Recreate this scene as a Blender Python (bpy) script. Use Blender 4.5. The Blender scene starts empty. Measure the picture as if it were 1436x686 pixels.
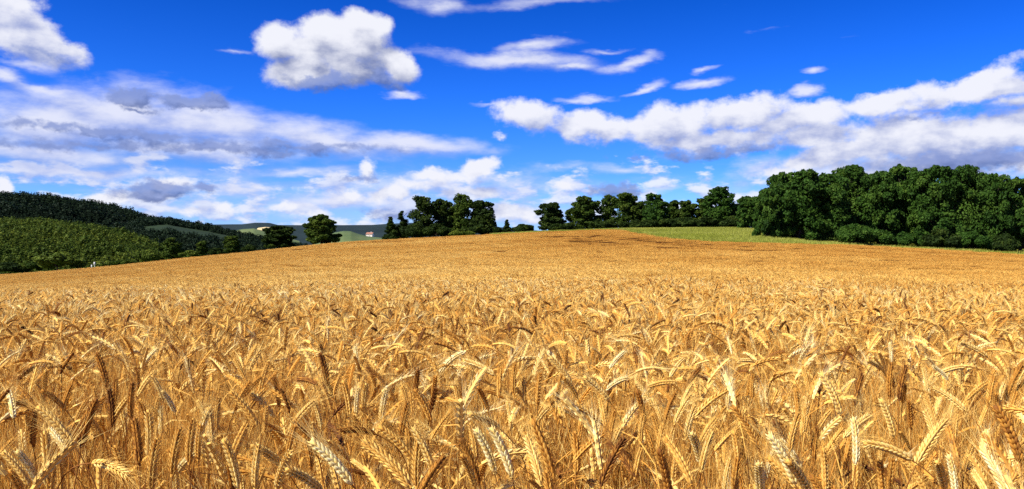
import bpy, math, random
import numpy as np
from mathutils import Vector, Matrix, Euler

R = math.radians
sc = bpy.context.scene
COL = sc.collection
rng = np.random.default_rng(7)
random.seed(7)

# ------------------------------------------------------------------ camera
FPX, CX, HY = 1117.0, 718.0, 335.0        # focal length, centre and eye level in photo pixels
EYE = 1.28
cam = bpy.data.cameras.new('camera')
cam.sensor_width = 36.0
cam.lens = 36.0 * FPX / 1436.0
cam.clip_start = 0.05
cam.clip_end = 20000
camo = bpy.data.objects.new('camera', cam)
COL.objects.link(camo)
camo.location = (0, 0, EYE)
camo.rotation_euler = (R(90) - math.atan((343 - HY) / FPX), 0, 0)
sc.camera = camo

# ------------------------------------------------------------------ exposure
sc.view_settings.view_transform = 'Standard'
sc.view_settings.look = 'None'
sc.view_settings.gamma = 1.0
sc.view_settings.exposure = 0.75
GAIN = 2 ** 0.75
sc.view_settings.use_curve_mapping = False
sc.cycles.max_bounces = 6
sc.cycles.diffuse_bounces = 2
sc.cycles.transmission_bounces = 2
sc.cycles.glossy_bounces = 1
sc.cycles.transparent_max_bounces = 4
sc.cycles.use_denoising = False

# ------------------------------------------------------------------ sun
SUN_AZ, SUN_EL = -124.0, 45.0             # degrees from +Y towards +X, elevation
sd = bpy.data.lights.new('sun', 'SUN')
sd.energy = 5.0
sd.angle = R(0.5)
sd.color = (1.0, 0.955, 0.87)
so = bpy.data.objects.new('sun', sd)
COL.objects.link(so)
dsun = Vector((math.sin(R(SUN_AZ)) * math.cos(R(SUN_EL)), math.cos(R(SUN_AZ)) * math.cos(R(SUN_EL)), math.sin(R(SUN_EL))))
so.rotation_euler = dsun.to_track_quat('Z', 'Y').to_euler()
so.location = (-30, -30, 60)

# ------------------------------------------------------------------ world: sky and clouds
def px_ang(x, y):
    """a direction of the photo as azimuth and elevation, in units of 1/1117 rad"""
    u, v = (x - CX) / FPX, (HY - y) / FPX
    return math.atan(u) * FPX, math.atan(v / math.sqrt(1 + u * u)) * FPX

# cx, cy, rx, ry, tilt (degrees, counter-clockwise), weight
BIGCLOUD = [(484, 60, 70, 42, 0, 1.15), (392, 58, 40, 28, 8, 1.05), (432, 70, 46, 26, 0, 0.9), (425, 100, 62, 27, 8, 1.05), (500, 88, 62, 32, -6, 1.05), (556, 92, 40, 26, -30, 0.9), (510, 36, 46, 24, 0, 1.0), (455, 40, 40, 24, 10, 0.95)]
CUMULUS = [
    (28, 38, 92, 34, -32, 1.0), (10, 12, 46, 26, 0, 1.0), (76, 62, 46, 18, -15, 0.95),
    (514, 236, 17, 20, 0, 0.95), (606, 245, 30, 14, 0, 0.9), (672, 236, 33, 18, 12, 1.0), (640, 250, 40, 12, 0, 0.7),
    (788, 261, 26, 12, 0, 0.8), (4, 258, 15, 14, 0, 0.9), (157, 283, 45, 10, -6, 0.85), (310, 298, 18, 10, 0, 0.8),
    (492, 273, 32, 11, 0, 0.8), (548, 271, 38, 13, 0, 0.9), (395, 289, 30, 8, 0, 0.7), (700, 298, 40, 14, 0, 0.75),
    (745, 300, 30, 12, 0, 0.65), (585, 262, 40, 14, 0, 0.75), (270, 296, 22, 8, 0, 0.6), (1128, 226, 40, 14, 0, 0.95), (1088, 242, 40, 16, 0, 0.8),
    (440, 300, 30, 8, 0, 0.6), (665, 272, 60, 10, 0, 0.7), (240, 258, 40, 12, 0, 0.65),
    (745, 163, 60, 26, -4, 1.05), (832, 176, 75, 26, -8, 1.1), (938, 176, 90, 32, 4, 1.15), (1040, 160, 70, 28, 8, 1.15), (1000, 198, 130, 20, 0, 0.9),
    (1130, 168, 80, 22, 8, 1.1), (1145, 188, 90, 22, 0, 0.9), (1235, 148, 100, 20, 8, 1.05), (1350, 130, 105, 20, 6, 1.1), (1372, 110, 50, 14, 20, 0.95),
    (1290, 192, 150, 36, 0, 1.15), (1400, 188, 100, 36, 0, 1.15), (1185, 212, 90, 24, 10, 1.0), (1330, 226, 170, 26, 0, 0.85), (1425, 145, 40, 14, 0, 0.8),
    (700, 185, 14, 6, 0, 0.5),
]
STRATUS = [
    (185, 160, 190, 44, -2, 1.15), (70, 175, 170, 48, 4, 1.1), (300, 172, 170, 38, -10, 1.1), (430, 192, 180, 30, -5, 1.05), (570, 200, 140, 19, -3, 1.0),
    (60, 212, 190, 24, 0, 0.9), (240, 205, 210, 26, 0, 0.9), (120, 240, 260, 16, 0, 0.72), (420, 238, 110, 11, 2, 0.7), (330, 262, 200, 12, 0, 0.6),
    (470, 285, 240, 18, 0, 0.66), (700, 262, 150, 24, 0, 0.62), (560, 258, 130, 26, 0, 0.6), (230, 290, 120, 12, 0, 0.5), (720, 300, 130, 18, 0, 0.6),
    (730, 86, 150, 14, -3, 1.0), (750, 66, 60, 9, 2, 0.7), (810, 98, 60, 9, -3, 0.85), (880, 92, 48, 12, 18, 0.95), (845, 74, 34, 6, 0, 0.75), (902, 76, 20, 6, 0, 0.5),
    (826, 137, 44, 6, -2, 0.8), (900, 124, 36, 8, 22, 0.9), (984, 116, 38, 9, 2, 0.9), (991, 95, 16, 6, 10, 0.7), (1142, 99, 24, 6, 0, 0.85),
    (1135, 124, 18, 11, 0, 0.85), (1078, 43, 20, 4, 0, 0.3), (608, 10, 46, 13, -3, 0.7), (558, 130, 30, 8, 4, 0.9), (325, 72, 34, 5, 0, 0.55),
    (45, 97, 34, 7, -8, 0.6), (14, 110, 40, 12, -14, 0.85), (66, 126, 52, 9, -6, 0.85), (688, 148, 36, 4, 0, 0.6), (770, 2, 110, 7, 3, 0.42),
    (780, 232, 40, 8, 0, 0.45), (880, 235, 50, 8, 0, 0.45), (1130, 258, 90, 26, 20, 0.7), (1060, 245, 60, 20, 20, 0.6),
    (930, 262, 70, 8, 0, 0.4), (1180, 235, 60, 20, 10, 0.8),
]
SHADED = [
    (186, 137, 36, 14, 0, 1.0), (262, 144, 40, 12, 0, 1.0), (300, 142, 20, 14, 0, 0.95), (192, 155, 26, 6, 0, 0.6),
    (225, 268, 62, 14, 3, 0.85), (862, 270, 46, 14, 0, 0.7), (500, 250, 40, 6, 0, 0.4), (1370, 226, 130, 16, 2, 0.62), (1000, 214, 120, 9, 2, 0.5), (300, 208, 200, 8, 0, 0.5), (90, 205, 130, 7, 2, 0.45), (1290, 165, 60, 6, 6, 0.35), (455, 116, 66, 13, 3, 0.75), (535, 106, 40, 15, -30, 0.7), (70, 75, 40, 6, -10, 0.4), (150, 186, 150, 8, -3, 0.6), (440, 205, 120, 7, 0, 0.5), (560, 300, 50, 10, 0, 0.45), (290, 262, 20, 8, 0, 0.6),
]

def add_node(nt, kind, **kw):
    n = nt.nodes.new(kind)
    for k, v in kw.items():
        setattr(n, k, v)
    return n

def math_node(nt, op, a, b=None, c=None, clamp=False):
    n = nt.nodes.new('ShaderNodeMath')
    n.operation = op
    n.use_clamp = clamp
    for i, s in enumerate((a, b, c)):
        if s is None:
            continue
        if isinstance(s, (int, float)):
            n.inputs[i].default_value = s
        else:
            nt.links.new(s, n.inputs[i])
    return n.outputs[0]

def vmath(nt, op, a, b=None, scale=None):
    n = nt.nodes.new('ShaderNodeVectorMath')
    n.operation = op
    for i, s in enumerate((a, b)):
        if s is None:
            continue
        if isinstance(s, (tuple, list)):
            n.inputs[i].default_value = s
        else:
            nt.links.new(s, n.inputs[i])
    if scale is not None:
        n.inputs['Scale'].default_value = scale
    return n

def noise(nt, vec, scale, detail=4, rough=0.5, lac=2.0, out='Fac'):
    n = nt.nodes.new('ShaderNodeTexNoise')
    nt.links.new(vec, n.inputs['Vector'])
    n.inputs['Scale'].default_value = scale
    n.inputs['Detail'].default_value = detail
    n.inputs['Roughness'].default_value = rough
    n.inputs['Lacunarity'].default_value = lac
    return n.outputs[out]

def cloud_group(name, blobs, warp, warp_scale, streak, fine, fine_scale, detail, rough):
    """node group: sky position -> cloud thickness (positive inside a cloud)"""
    g = bpy.data.node_groups.new(name, 'ShaderNodeTree')
    g.interface.new_socket('Vector', in_out='INPUT', socket_type='NodeSocketVector')
    g.interface.new_socket('Thickness', in_out='OUTPUT', socket_type='NodeSocketFloat')
    gi, go = g.nodes.new('NodeGroupInput'), g.nodes.new('NodeGroupOutput')
    vec = gi.outputs[0]
    st = vmath(g, 'MULTIPLY', vec, (1.0 / streak, 1.0, 1.0)).outputs[0]
    col = noise(g, st, warp_scale, 5, 0.6, out='Color')
    off = vmath(g, 'SUBTRACT', col, (0.5, 0.5, 0.5)).outputs[0]
    off = vmath(g, 'MULTIPLY', off, (warp * 2 * streak, warp * 2, 0)).outputs[0]
    p = vmath(g, 'ADD', vec, off).outputs[0]
    acc = None
    for (x, y, rx, ry, rot, w) in blobs:
        ax, ey = px_ang(x, y)
        m = g.nodes.new('ShaderNodeMapping')
        m.vector_type = 'TEXTURE'
        if acc is None:
            g.links.new(p, m.inputs['Vector'])
        else:                            # evaluate the ellipses one after another (keeps the shader's stack small)
            q = g.nodes.new('ShaderNodeVectorMath'); q.operation = 'MULTIPLY_ADD'
            g.links.new(acc, q.inputs[0]); q.inputs[1].default_value = (1e-5, 1e-5, 0); g.links.new(p, q.inputs[2])
            g.links.new(q.outputs[0], m.inputs['Vector'])
        m.inputs['Location'].default_value = (ax, ey, 0)
        m.inputs['Rotation'].default_value = (0, 0, R(rot))
        m.inputs['Scale'].default_value = (rx, ry, 1)
        ln = vmath(g, 'LENGTH', m.outputs[0]).outputs['Value']
        val = math_node(g, 'MULTIPLY_ADD', ln, -w, w)
        acc = val if acc is None else math_node(g, 'SMOOTH_MAX', acc, val, 0.22)
    n1 = noise(g, st, fine_scale, detail, rough)
    n1 = math_node(g, 'SUBTRACT', n1, 0.5)
    acc = math_node(g, 'MULTIPLY_ADD', n1, fine, acc)
    g.links.new(acc, go.inputs[0])
    return g

def build_world():
    w = bpy.data.worlds.new('World')
    sc.world = w
    w.use_nodes = True
    nt = w.node_tree
    nt.nodes.clear()
    L = nt.links
    out = nt.nodes.new('ShaderNodeOutputWorld')
    bg = nt.nodes.new('ShaderNodeBackground')
    bg.inputs['Strength'].default_value = 0.1
    L.new(bg.outputs[0], out.inputs[0])
    sky = nt.nodes.new('ShaderNodeTexSky')
    sky.sky_type = 'NISHITA'
    sky.sun_disc = False
    sky.sun_elevation = R(SUN_EL)
    sky.sun_rotation = R(SUN_AZ)
    sky.air_density = 1.0
    sky.dust_density = 0.3
    sky.ozone_density = 4.0
    tc = nt.nodes.new('ShaderNodeTexCoord')
    sep = nt.nodes.new('ShaderNodeSeparateXYZ')
    L.new(tc.outputs['Generated'], sep.inputs[0])
    X, Y, Z = sep.outputs
    az = math_node(nt, 'MULTIPLY', math_node(nt, 'ARCTAN2', X, Y), FPX)
    el = math_node(nt, 'MULTIPLY', math_node(nt, 'ARCSINE', Z), FPX)
    cmb = nt.nodes.new('ShaderNodeCombineXYZ')
    L.new(az, cmb.inputs[0]); L.new(el, cmb.inputs[1])
    P = cmb.outputs[0]
    # deepen the blue of the clear sky, most strongly high up
    hs = nt.nodes.new('ShaderNodeHueSaturation')
    hs.inputs['Saturation'].default_value = 1.45
    hs.inputs['Hue'].default_value = 0.505
    L.new(sky.outputs[0], hs.inputs['Color'])
    rampt = nt.nodes.new('ShaderNodeValToRGB')
    L.new(math_node(nt, 'DIVIDE', el, 700.0, clamp=True), rampt.inputs[0])
    e = rampt.color_ramp.elements
    e[0].position = 0.0; e[0].color = (0.40, 0.68, 1.75, 1)
    e[1].position = 1.0; e[1].color = (0.16, 0.26, 0.50, 1)
    a = e.new(0.06); a.color = (0.36, 0.60, 1.35, 1)
    a = e.new(0.14); a.color = (0.25, 0.49, 1.02, 1)
    a = e.new(0.26); a.color = (0.20, 0.47, 1.10, 1)
    a = e.new(0.48); a.color = (0.20, 0.37, 0.82, 1)
    mul = nt.nodes.new('ShaderNodeMix'); mul.data_type = 'RGBA'; mul.blend_type = 'MULTIPLY'
    mul.inputs['Factor'].default_value = 1.0
    mul.clamp_result = False
    L.new(hs.outputs[0], mul.inputs['A']); L.new(rampt.outputs[0], mul.inputs['B'])
    color = mul.outputs['Result']

    def layer(group, color, lo, hi, lit, dark, gain, off, maxa, bias=0.0, thick=0.0, billow=1.3):
        d0 = nt.nodes.new('ShaderNodeGroup'); d0.node_tree = group
        L.new(P, d0.inputs[0])
        d1 = nt.nodes.new('ShaderNodeGroup'); d1.node_tree = group
        L.new(vmath(nt, 'ADD', P, off).outputs[0], d1.inputs[0])
        mr = nt.nodes.new('ShaderNodeMapRange'); mr.interpolation_type = 'SMOOTHSTEP'
        L.new(d0.outputs[0], mr.inputs['Value'])
        mr.inputs['From Min'].default_value = lo; mr.inputs['From Max'].default_value = hi
        mr.inputs['To Max'].default_value = maxa
        diff = math_node(nt, 'SUBTRACT', d0.outputs[0], d1.outputs[0])
        sh = math_node(nt, 'MULTIPLY_ADD', diff, gain, 0.5 + bias)
        if thick:
            sh = math_node(nt, 'MULTIPLY_ADD', d0.outputs[0], -thick, sh)
        nz = noise(nt, vmath(nt, 'MULTIPLY', P, (0.5, 1.0, 1.0)).outputs[0], 0.045, 5, 0.55)
        sh = math_node(nt, 'MULTIPLY_ADD', math_node(nt, 'SUBTRACT', nz, 0.5), billow, sh)
        sh = math_node(nt, 'MULTIPLY', sh, 1.0, clamp=True)
        cr = nt.nodes.new('ShaderNodeValToRGB')
        L.new(sh, cr.inputs[0])
        cr.color_ramp.elements[0].color = (*[c * 1 for c in dark], 1)
        cr.color_ramp.elements[1].color = (*[c * 1 for c in lit], 1)
        cr.color_ramp.interpolation = 'EASE'
        sc10 = vmath(nt, 'SCALE', cr.outputs[0], scale=10.0 / GAIN).outputs[0]
        mx = nt.nodes.new('ShaderNodeMix'); mx.data_type = 'RGBA'
        L.new(mr.outputs[0], mx.inputs['Factor'])
        L.new(color, mx.inputs['A']); L.new(sc10, mx.inputs['B'])
        return mx.outputs['Result']

    # thin broken veil low over the horizon, all the way round
    stv = vmath(nt, 'MULTIPLY', P, (0.22, 1.0, 1.0)).outputs[0]
    nv = noise(nt, stv, 0.028, 6, 0.62)
    low = nt.nodes.new('ShaderNodeMapRange'); low.interpolation_type = 'SMOOTHSTEP'
    L.new(el, low.inputs['Value'])
    low.inputs['From Min'].default_value = 170; low.inputs['From Max'].default_value = 30
    low.inputs['To Min'].default_value = -0.22; low.inputs['To Max'].default_value = -0.02
    nv = math_node(nt, 'ADD', nv, low.outputs[0])
    mv = nt.nodes.new('ShaderNodeMapRange'); mv.interpolation_type = 'SMOOTHSTEP'
    L.new(nv, mv.inputs['Value'])
    mv.inputs['From Min'].default_value = 0.42; mv.inputs['From Max'].default_value = 0.72
    mv.inputs['To Max'].default_value = 0.6
    mx = nt.nodes.new('ShaderNodeMix'); mx.data_type = 'RGBA'
    L.new(mv.outputs[0], mx.inputs['Factor']); L.new(color, mx.inputs['A'])
    mx.inputs['B'].default_value = (5.0 / GAIN, 6.3 / GAIN, 9.6 / GAIN, 1)
    color = mx.outputs['Result']
    # clouds elsewhere in the sky (outside the photographed part)
    aa = math_node(nt, 'ABSOLUTE', az)
    side = nt.nodes.new('ShaderNodeMapRange'); side.interpolation_type = 'SMOOTHSTEP'
    L.new(aa, side.inputs['Value'])
    side.inputs['From Min'].default_value = 640; side.inputs['From Max'].default_value = 950
    side.inputs['To Min'].default_value = -0.4; side.inputs['To Max'].default_value = 0.0
    up = nt.nodes.new('ShaderNodeMapRange')
    L.new(el, up.inputs['Value'])
    up.inputs['From Min'].default_value = 500; up.inputs['From Max'].default_value = 1000
    up.inputs['To Min'].default_value = 0; up.inputs['To Max'].default_value = -0.3
    ne = noise(nt, vmath(nt, 'MULTIPLY', tc.outputs['Generated'], (1, 1, 2.6)).outputs[0], 2.6, 7, 0.6)
    ne = math_node(nt, 'ADD', math_node(nt, 'ADD', ne, side.outputs[0]), up.outputs[0])
    me = nt.nodes.new('ShaderNodeMapRange'); me.interpolation_type = 'SMOOTHSTEP'
    L.new(ne, me.inputs['Value'])
    me.inputs['From Min'].default_value = 0.5; me.inputs['From Max'].default_value = 0.62
    me.inputs['To Max'].default_value = 0.9
    mx = nt.nodes.new('ShaderNodeMix'); mx.data_type = 'RGBA'
    L.new(me.outputs[0], mx.inputs['Factor']); L.new(color, mx.inputs['A'])
    mx.inputs['B'].default_value = (7.4 / GAIN, 8.0 / GAIN, 9.6 / GAIN, 1)
    color = mx.outputs['Result']

    gs = cloud_group('stratus_layer', STRATUS, 18.0, 0.024, 2.6, 1.35, 0.030, 6, 0.55)
    gc = cloud_group('cumulus_layer', CUMULUS, 20.0, 0.022, 1.3, 1.35, 0.036, 8, 0.58)
    gd = cloud_group('shaded_layer', SHADED, 15.0, 0.045, 1.4, 1.3, 0.06, 7, 0.6)
    # rows of small fair-weather puffs low over the horizon
    gp = bpy.data.node_groups.new('horizon_puffs', 'ShaderNodeTree')
    gp.interface.new_socket('Vector', in_out='INPUT', socket_type='NodeSocketVector')
    gp.interface.new_socket('Thickness', in_out='OUTPUT', socket_type='NodeSocketFloat')
    gi, go = gp.nodes.new('NodeGroupInput'), gp.nodes.new('NodeGroupOutput')
    pn = noise(gp, vmath(gp, 'MULTIPLY', gi.outputs[0], (0.42, 1.0, 1.0)).outputs[0], 0.042, 6, 0.55)
    pe = gp.nodes.new('ShaderNodeSeparateXYZ'); gp.links.new(gi.outputs[0], pe.inputs[0])
    wdw = math_node(gp, 'ABSOLUTE', math_node(gp, 'SUBTRACT', pe.outputs[1], 48.0))
    wdw = math_node(gp, 'MULTIPLY_ADD', math_node(gp, 'POWER', math_node(gp, 'DIVIDE', wdw, 60.0), 2.0), -0.16, -0.42)
    gp.links.new(math_node(gp, 'MULTIPLY', math_node(gp, 'ADD', pn, wdw), 4.0), go.inputs[0])
    color = layer(gp, color, 0.0, 0.55, (0.90, 0.92, 1.0), (0.30, 0.42, 0.86), 0.7, (-4, 8, 0), 0.85, 0.10, 0.0, 0.8)
    color = layer(gs, color, -0.12, 0.90, (0.82, 0.84, 0.98), (0.30, 0.40, 0.82), 0.7, (-8, 14, 0), 0.93, 0.02, 0.0)
    color = layer(gc, color, -0.03, 0.55, (0.90, 0.91, 0.99), (0.30, 0.37, 0.68), 0.55, (-13, 24, 0), 0.98, 0.10, 0.14)
    gb = cloud_group('big_cumulus', BIGCLOUD, 10.0, 0.026, 1.2, 0.95, 0.036, 8, 0.60)
    color = layer(gb, color, -0.02, 0.44, (0.91, 0.92, 0.99), (0.20, 0.25, 0.47), 0.62, (-12, 28, 0), 0.98, 0.10, 0.12, 1.0)
    color = layer(gd, color, -0.05, 0.45, (0.25, 0.33, 0.66), (0.11, 0.17, 0.42), 1.0, (-5, 8, 0), 0.85, 0.0, 0.0)
    L.new(color, bg.inputs['Color'])
    w.cycles.sampling_method = 'MANUAL'
    w.cycles.sample_map_resolution = 512

build_world()

# ------------------------------------------------------------------ terrain
_ty = np.array([0, 6, 12, 20, 35, 70, 110, 150, 170, 200, 260, 400, 800, 1500, 9000], float)
_tz = np.array([-.28, -.52, -.756, -.96, -1.085, -.56, .55, 1.74, 2.05, 1.7, -1.5, -9, -26, -30, -34], float)
_ly = np.linspace(0, math.log(9001), 1500)
_lz = np.interp(np.exp(_ly) - 1, _ty, _tz)
_k = np.exp(-np.linspace(-2, 2, 61) ** 2); _k /= _k.sum()
_lzs = np.convolve(np.pad(_lz, 30, mode='edge'), _k, 'valid')
_px = np.array([-300, 0, 130, 190, 280, 340, 419, 480, 540, 620, 720, 780, 870, 950, 1050, 1200, 1436, 1700], float)
_py = np.array([392, 385, 375, 369, 359, 354, 345, 339, 335.5, 331.5, 326.7, 324, 320.5, 319.5, 319.5, 331, 345, 356], float)
_pu = np.linspace(-1.0, 1.0, 801)
_pp = np.convolve(np.pad(np.interp(_pu, (_px - CX) / FPX, (HY - _py) / FPX), 12, mode='edge'), np.ones(25) / 25, 'valid')

def centre_z(Y):
    return np.interp(np.log(np.asarray(Y) + 1), _ly, _lzs)

def crop_top(X, Y):
    """height of the top of the crop above eye level"""
    X = np.asarray(X, float); Y = np.asarray(Y, float)
    r = np.hypot(X, Y)
    Ye = np.maximum(Y, r * 0.5)
    u = np.clip(X / np.maximum(Ye, 1e-6), -1, 1)
    t = np.clip((np.log(np.maximum(Ye, 5)) - math.log(5)) / (math.log(150) - math.log(5)), 0, 1)
    w = t * t * (3 - 2 * t)
    P = np.interp(u, _pu, _pp)
    und = 0.05 * np.sin(X * 0.11 + 1.3) * np.sin(Y * 0.085) * np.clip(Y / 25, 0, 1)
    return centre_z(Ye) + np.minimum(Ye, 200) * (P - 0.0116) * w + und

_bu = np.array([-2000, 865, 900, 950, 1000, 1080, 1200, 1300, 1436, 1700, 3000], float)
_bv = np.array([0, 320.8, 327.5, 335.5, 338.0, 340.3, 343.0, 348.5, 356.0, 368, 380], float)
_Du = np.linspace(-1.0, 1.0, 401)
_D = []
for uu in _Du:
    x = uu * FPX + CX
    ys = np.linspace(40, 152, 300)
    v = crop_top(uu * ys, ys) / ys
    vb = (HY - np.interp(x, _bu, _bv)) / FPX
    if x < 868:
        _D.append(152.0)
    else:
        k = np.argmax(v >= vb) if (v >= vb).any() else len(ys) - 1
        _D.append(max(70.0, ys[k]))
_D = np.convolve(np.pad(np.array(_D), 3, mode='edge'), np.ones(7) / 7, 'valid')

def field_depth(X, Y):
    r = np.hypot(X, Y)
    Ye = np.maximum(Y, r * 0.5)
    return np.interp(np.clip(X / np.maximum(Ye, 1e-6), -1, 1), _Du, _D), Ye

def ground_z(X, Y):
    D, Ye = field_depth(X, Y)
    s = np.clip((Ye - D - 0.4) / 1.6, 0, 1)
    s = s * s * (3 - 2 * s)
    return EYE + crop_top(X, Y) - 1.0 + 0.7 * s

def gz(x, y):
    return float(ground_z(np.array([x]), np.array([y]))[0])

# ------------------------------------------------------------------ mesh helpers
class MB:
    """collects triangles; build() links them as one mesh object"""
    def __init__(self):
        self.v, self.t, self.m, self.a, self.n = [], [], [], [], 0
    def add(self, V, T, mat=0, tone=0.5):
        V = np.asarray(V, float).reshape(-1, 3); T = np.asarray(T, int).reshape(-1, 3)
        self.v.append(V); self.t.append(T + self.n)
        self.m.append(np.full(len(T), mat)); self.a.append(np.full(len(V), tone) if np.isscalar(tone) else tone)
        self.n += len(V)
    def mesh(self, name, mats, smooth=False):
        V = np.concatenate(self.v); T = np.concatenate(self.t)
        me = bpy.data.meshes.new(name)
        me.vertices.add(len(V)); me.vertices.foreach_set('co', V.astype(np.float32).ravel())
        me.loops.add(len(T) * 3); me.loops.foreach_set('vertex_index', T.astype(np.int32).ravel())
        me.polygons.add(len(T))
        me.polygons.foreach_set('loop_start', np.arange(0, len(T) * 3, 3, dtype=np.int32))
        me.polygons.foreach_set('material_index', np.concatenate(self.m).astype(np.int32))
        me.polygons.foreach_set('use_smooth', np.full(len(T), smooth))
        at = me.attributes.new('tone', 'FLOAT', 'POINT')
        at.data.foreach_set('value', np.concatenate(self.a).astype(np.float32))
        for m in mats:
            me.materials.append(m)
        me.update(calc_edges=True)
        return me
    def build(self, name, mats, parent=None, smooth=False):
        if not isinstance(mats, (list, tuple)):
            mats = [mats]
        o = bpy.data.objects.new(name, self.mesh(name, mats, smooth))
        COL.objects.link(o)
        if parent:
            o.parent = parent
        return o

def tag(o, label=None, cat=None, group=None, kind=None):
    if label: o['label'] = label
    if cat: o['category'] = cat
    if group: o['group'] = group
    if kind: o['kind'] = kind
    return o

def empty(name, loc=(0, 0, 0), rz=0.0):
    o = bpy.data.objects.new(name, None)
    o.empty_display_size = 0.1
    o.location = loc; o.rotation_euler = (0, 0, rz)
    COL.objects.link(o)
    return o

def copy_thing(root):
    c = root.copy(); COL.objects.link(c)
    for ch in root.children:
        d = ch.copy(); COL.objects.link(d); d.parent = c
        for g in ch.children:
            h = g.copy(); COL.objects.link(h); h.parent = d
    return c

def tube(pts, rad, sides=5, cap=True):
    pts = np.asarray(pts, float); n = len(pts)
    rad = np.full(n, rad) if np.isscalar(rad) else np.asarray(rad, float)
    tan = np.gradient(pts, axis=0)
    tan /= np.linalg.norm(tan, axis=1, keepdims=True) + 1e-12
    ref = np.array([0, 1, 0.0]) if abs(tan[0][1]) < 0.9 else np.array([1.0, 0, 0])
    a = np.cross(tan, ref); a /= np.linalg.norm(a, axis=1, keepdims=True) + 1e-12
    b = np.cross(tan, a)
    ang = np.arange(sides) * 2 * math.pi / sides
    V = pts[:, None, :] + rad[:, None, None] * (np.cos(ang)[None, :, None] * a[:, None, :] + np.sin(ang)[None, :, None] * b[:, None, :])
    V = V.reshape(-1, 3)
    T = []
    for i in range(n - 1):
        for j in range(sides):
            p, q = i * sides + j, i * sides + (j + 1) % sides
            T.append((p, q, q + sides)); T.append((p, q + sides, p + sides))
    if cap:
        for j in range(1, sides - 1):
            T.append(((n - 1) * sides, (n - 1) * sides + j, (n - 1) * sides + j + 1))
    return V, np.array(T)

def box(x0, x1, y0, y1, z0, z1):
    V = [(x, y, z) for x in (x0, x1) for y in (y0, y1) for z in (z0, z1)]
    T = [(0, 1, 3), (0, 3, 2), (4, 6, 7), (4, 7, 5), (0, 4, 5), (0, 5, 1), (2, 3, 7), (2, 7, 6), (0, 2, 6), (0, 6, 4), (1, 5, 7), (1, 7, 3)]
    return V, T

# ------------------------------------------------------------------ materials
def new_mat(name):
    m = bpy.data.materials.new(name)
    m.use_nodes = True
    nt = m.node_tree
    nt.nodes.clear()
    return m, nt

def ramp(nt, fac, stops):
    cr = nt.nodes.new('ShaderNodeValToRGB')
    nt.links.new(fac, cr.inputs[0])
    el = cr.color_ramp.elements
    while len(el) < len(stops):
        el.new(0.5)
    for e, (p, c) in zip(el, stops):
        e.position = p; e.color = (*c, 1)
    return cr.outputs[0]

STRAW = [(0.0, (0.09, 0.032, 0.010)), (0.16, (0.25, 0.095, 0.022)), (0.36, (0.64, 0.295, 0.046)), (0.60, (0.83, 0.50, 0.115)), (0.82, (0.91, 0.67, 0.23)), (1.0, (0.94, 0.82, 0.46))]

def straw_material(name, shift=0.0, spread=0.25, transl=0.25, per_object=False, rough=0.75):
    m, nt = new_mat(name)
    L = nt.links
    at = nt.nodes.new('ShaderNodeAttribute'); at.attribute_name = 'tone'
    geo = nt.nodes.new('ShaderNodeNewGeometry')
    tone = math_node(nt, 'ADD', at.outputs['Fac'], shift)
    # slow drift of tone over the field, fine grain along each piece
    big = noise(nt, geo.outputs['Position'], 0.35, 3, 0.6)
    tone = math_node(nt, 'MULTIPLY_ADD', math_node(nt, 'SUBTRACT', big, 0.5), 0.35, tone)
    wide = noise(nt, vmath(nt, 'MULTIPLY', geo.outputs['Position'], (0.5, 1.2, 0)).outputs[0], 0.05, 3, 0.6)
    tone = math_node(nt, 'MULTIPLY_ADD', math_node(nt, 'SUBTRACT', wide, 0.5), 0.5, tone)
    fine = noise(nt, geo.outputs['Position'], 160.0, 2, 0.6)
    tone = math_node(nt, 'MULTIPLY_ADD', math_node(nt, 'SUBTRACT', fine, 0.5), spread, tone)
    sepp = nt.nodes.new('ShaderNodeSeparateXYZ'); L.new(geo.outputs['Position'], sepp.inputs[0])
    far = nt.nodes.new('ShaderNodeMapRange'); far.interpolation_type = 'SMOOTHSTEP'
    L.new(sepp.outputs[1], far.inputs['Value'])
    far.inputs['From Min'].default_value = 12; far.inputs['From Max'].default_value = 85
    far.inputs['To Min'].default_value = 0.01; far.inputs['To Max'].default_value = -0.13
    tone = math_node(nt, 'ADD', tone, far.outputs[0])  # straw tone drops with distance
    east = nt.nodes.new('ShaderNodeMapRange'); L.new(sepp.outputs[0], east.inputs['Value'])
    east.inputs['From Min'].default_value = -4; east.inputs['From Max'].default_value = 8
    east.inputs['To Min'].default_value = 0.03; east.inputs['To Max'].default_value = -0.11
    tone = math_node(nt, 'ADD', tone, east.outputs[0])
    if per_object:
        oi = nt.nodes.new('ShaderNodeObjectInfo')
        sp = nt.nodes.new('ShaderNodeSeparateColor'); L.new(oi.outputs['Color'], sp.inputs[0])
        tone = math_node(nt, 'ADD', tone, math_node(nt, 'SUBTRACT', sp.outputs[0], 0.5))
    col = ramp(nt, tone, STRAW)
    pb = nt.nodes.new('ShaderNodeBsdfPrincipled')
    L.new(col, pb.inputs['Base Color'])
    pb.inputs['Roughness'].default_value = rough
    pb.inputs['Specular IOR Level'].default_value = 0.12
    tr = nt.nodes.new('ShaderNodeBsdfTranslucent'); L.new(col, tr.inputs[0])
    mx = nt.nodes.new('ShaderNodeMixShader'); mx.inputs[0].default_value = transl
    L.new(pb.outputs[0], mx.inputs[1]); L.new(tr.outputs[0], mx.inputs[2])
    out = nt.nodes.new('ShaderNodeOutputMaterial'); L.new(mx.outputs[0], out.inputs[0])
    return m

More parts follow.
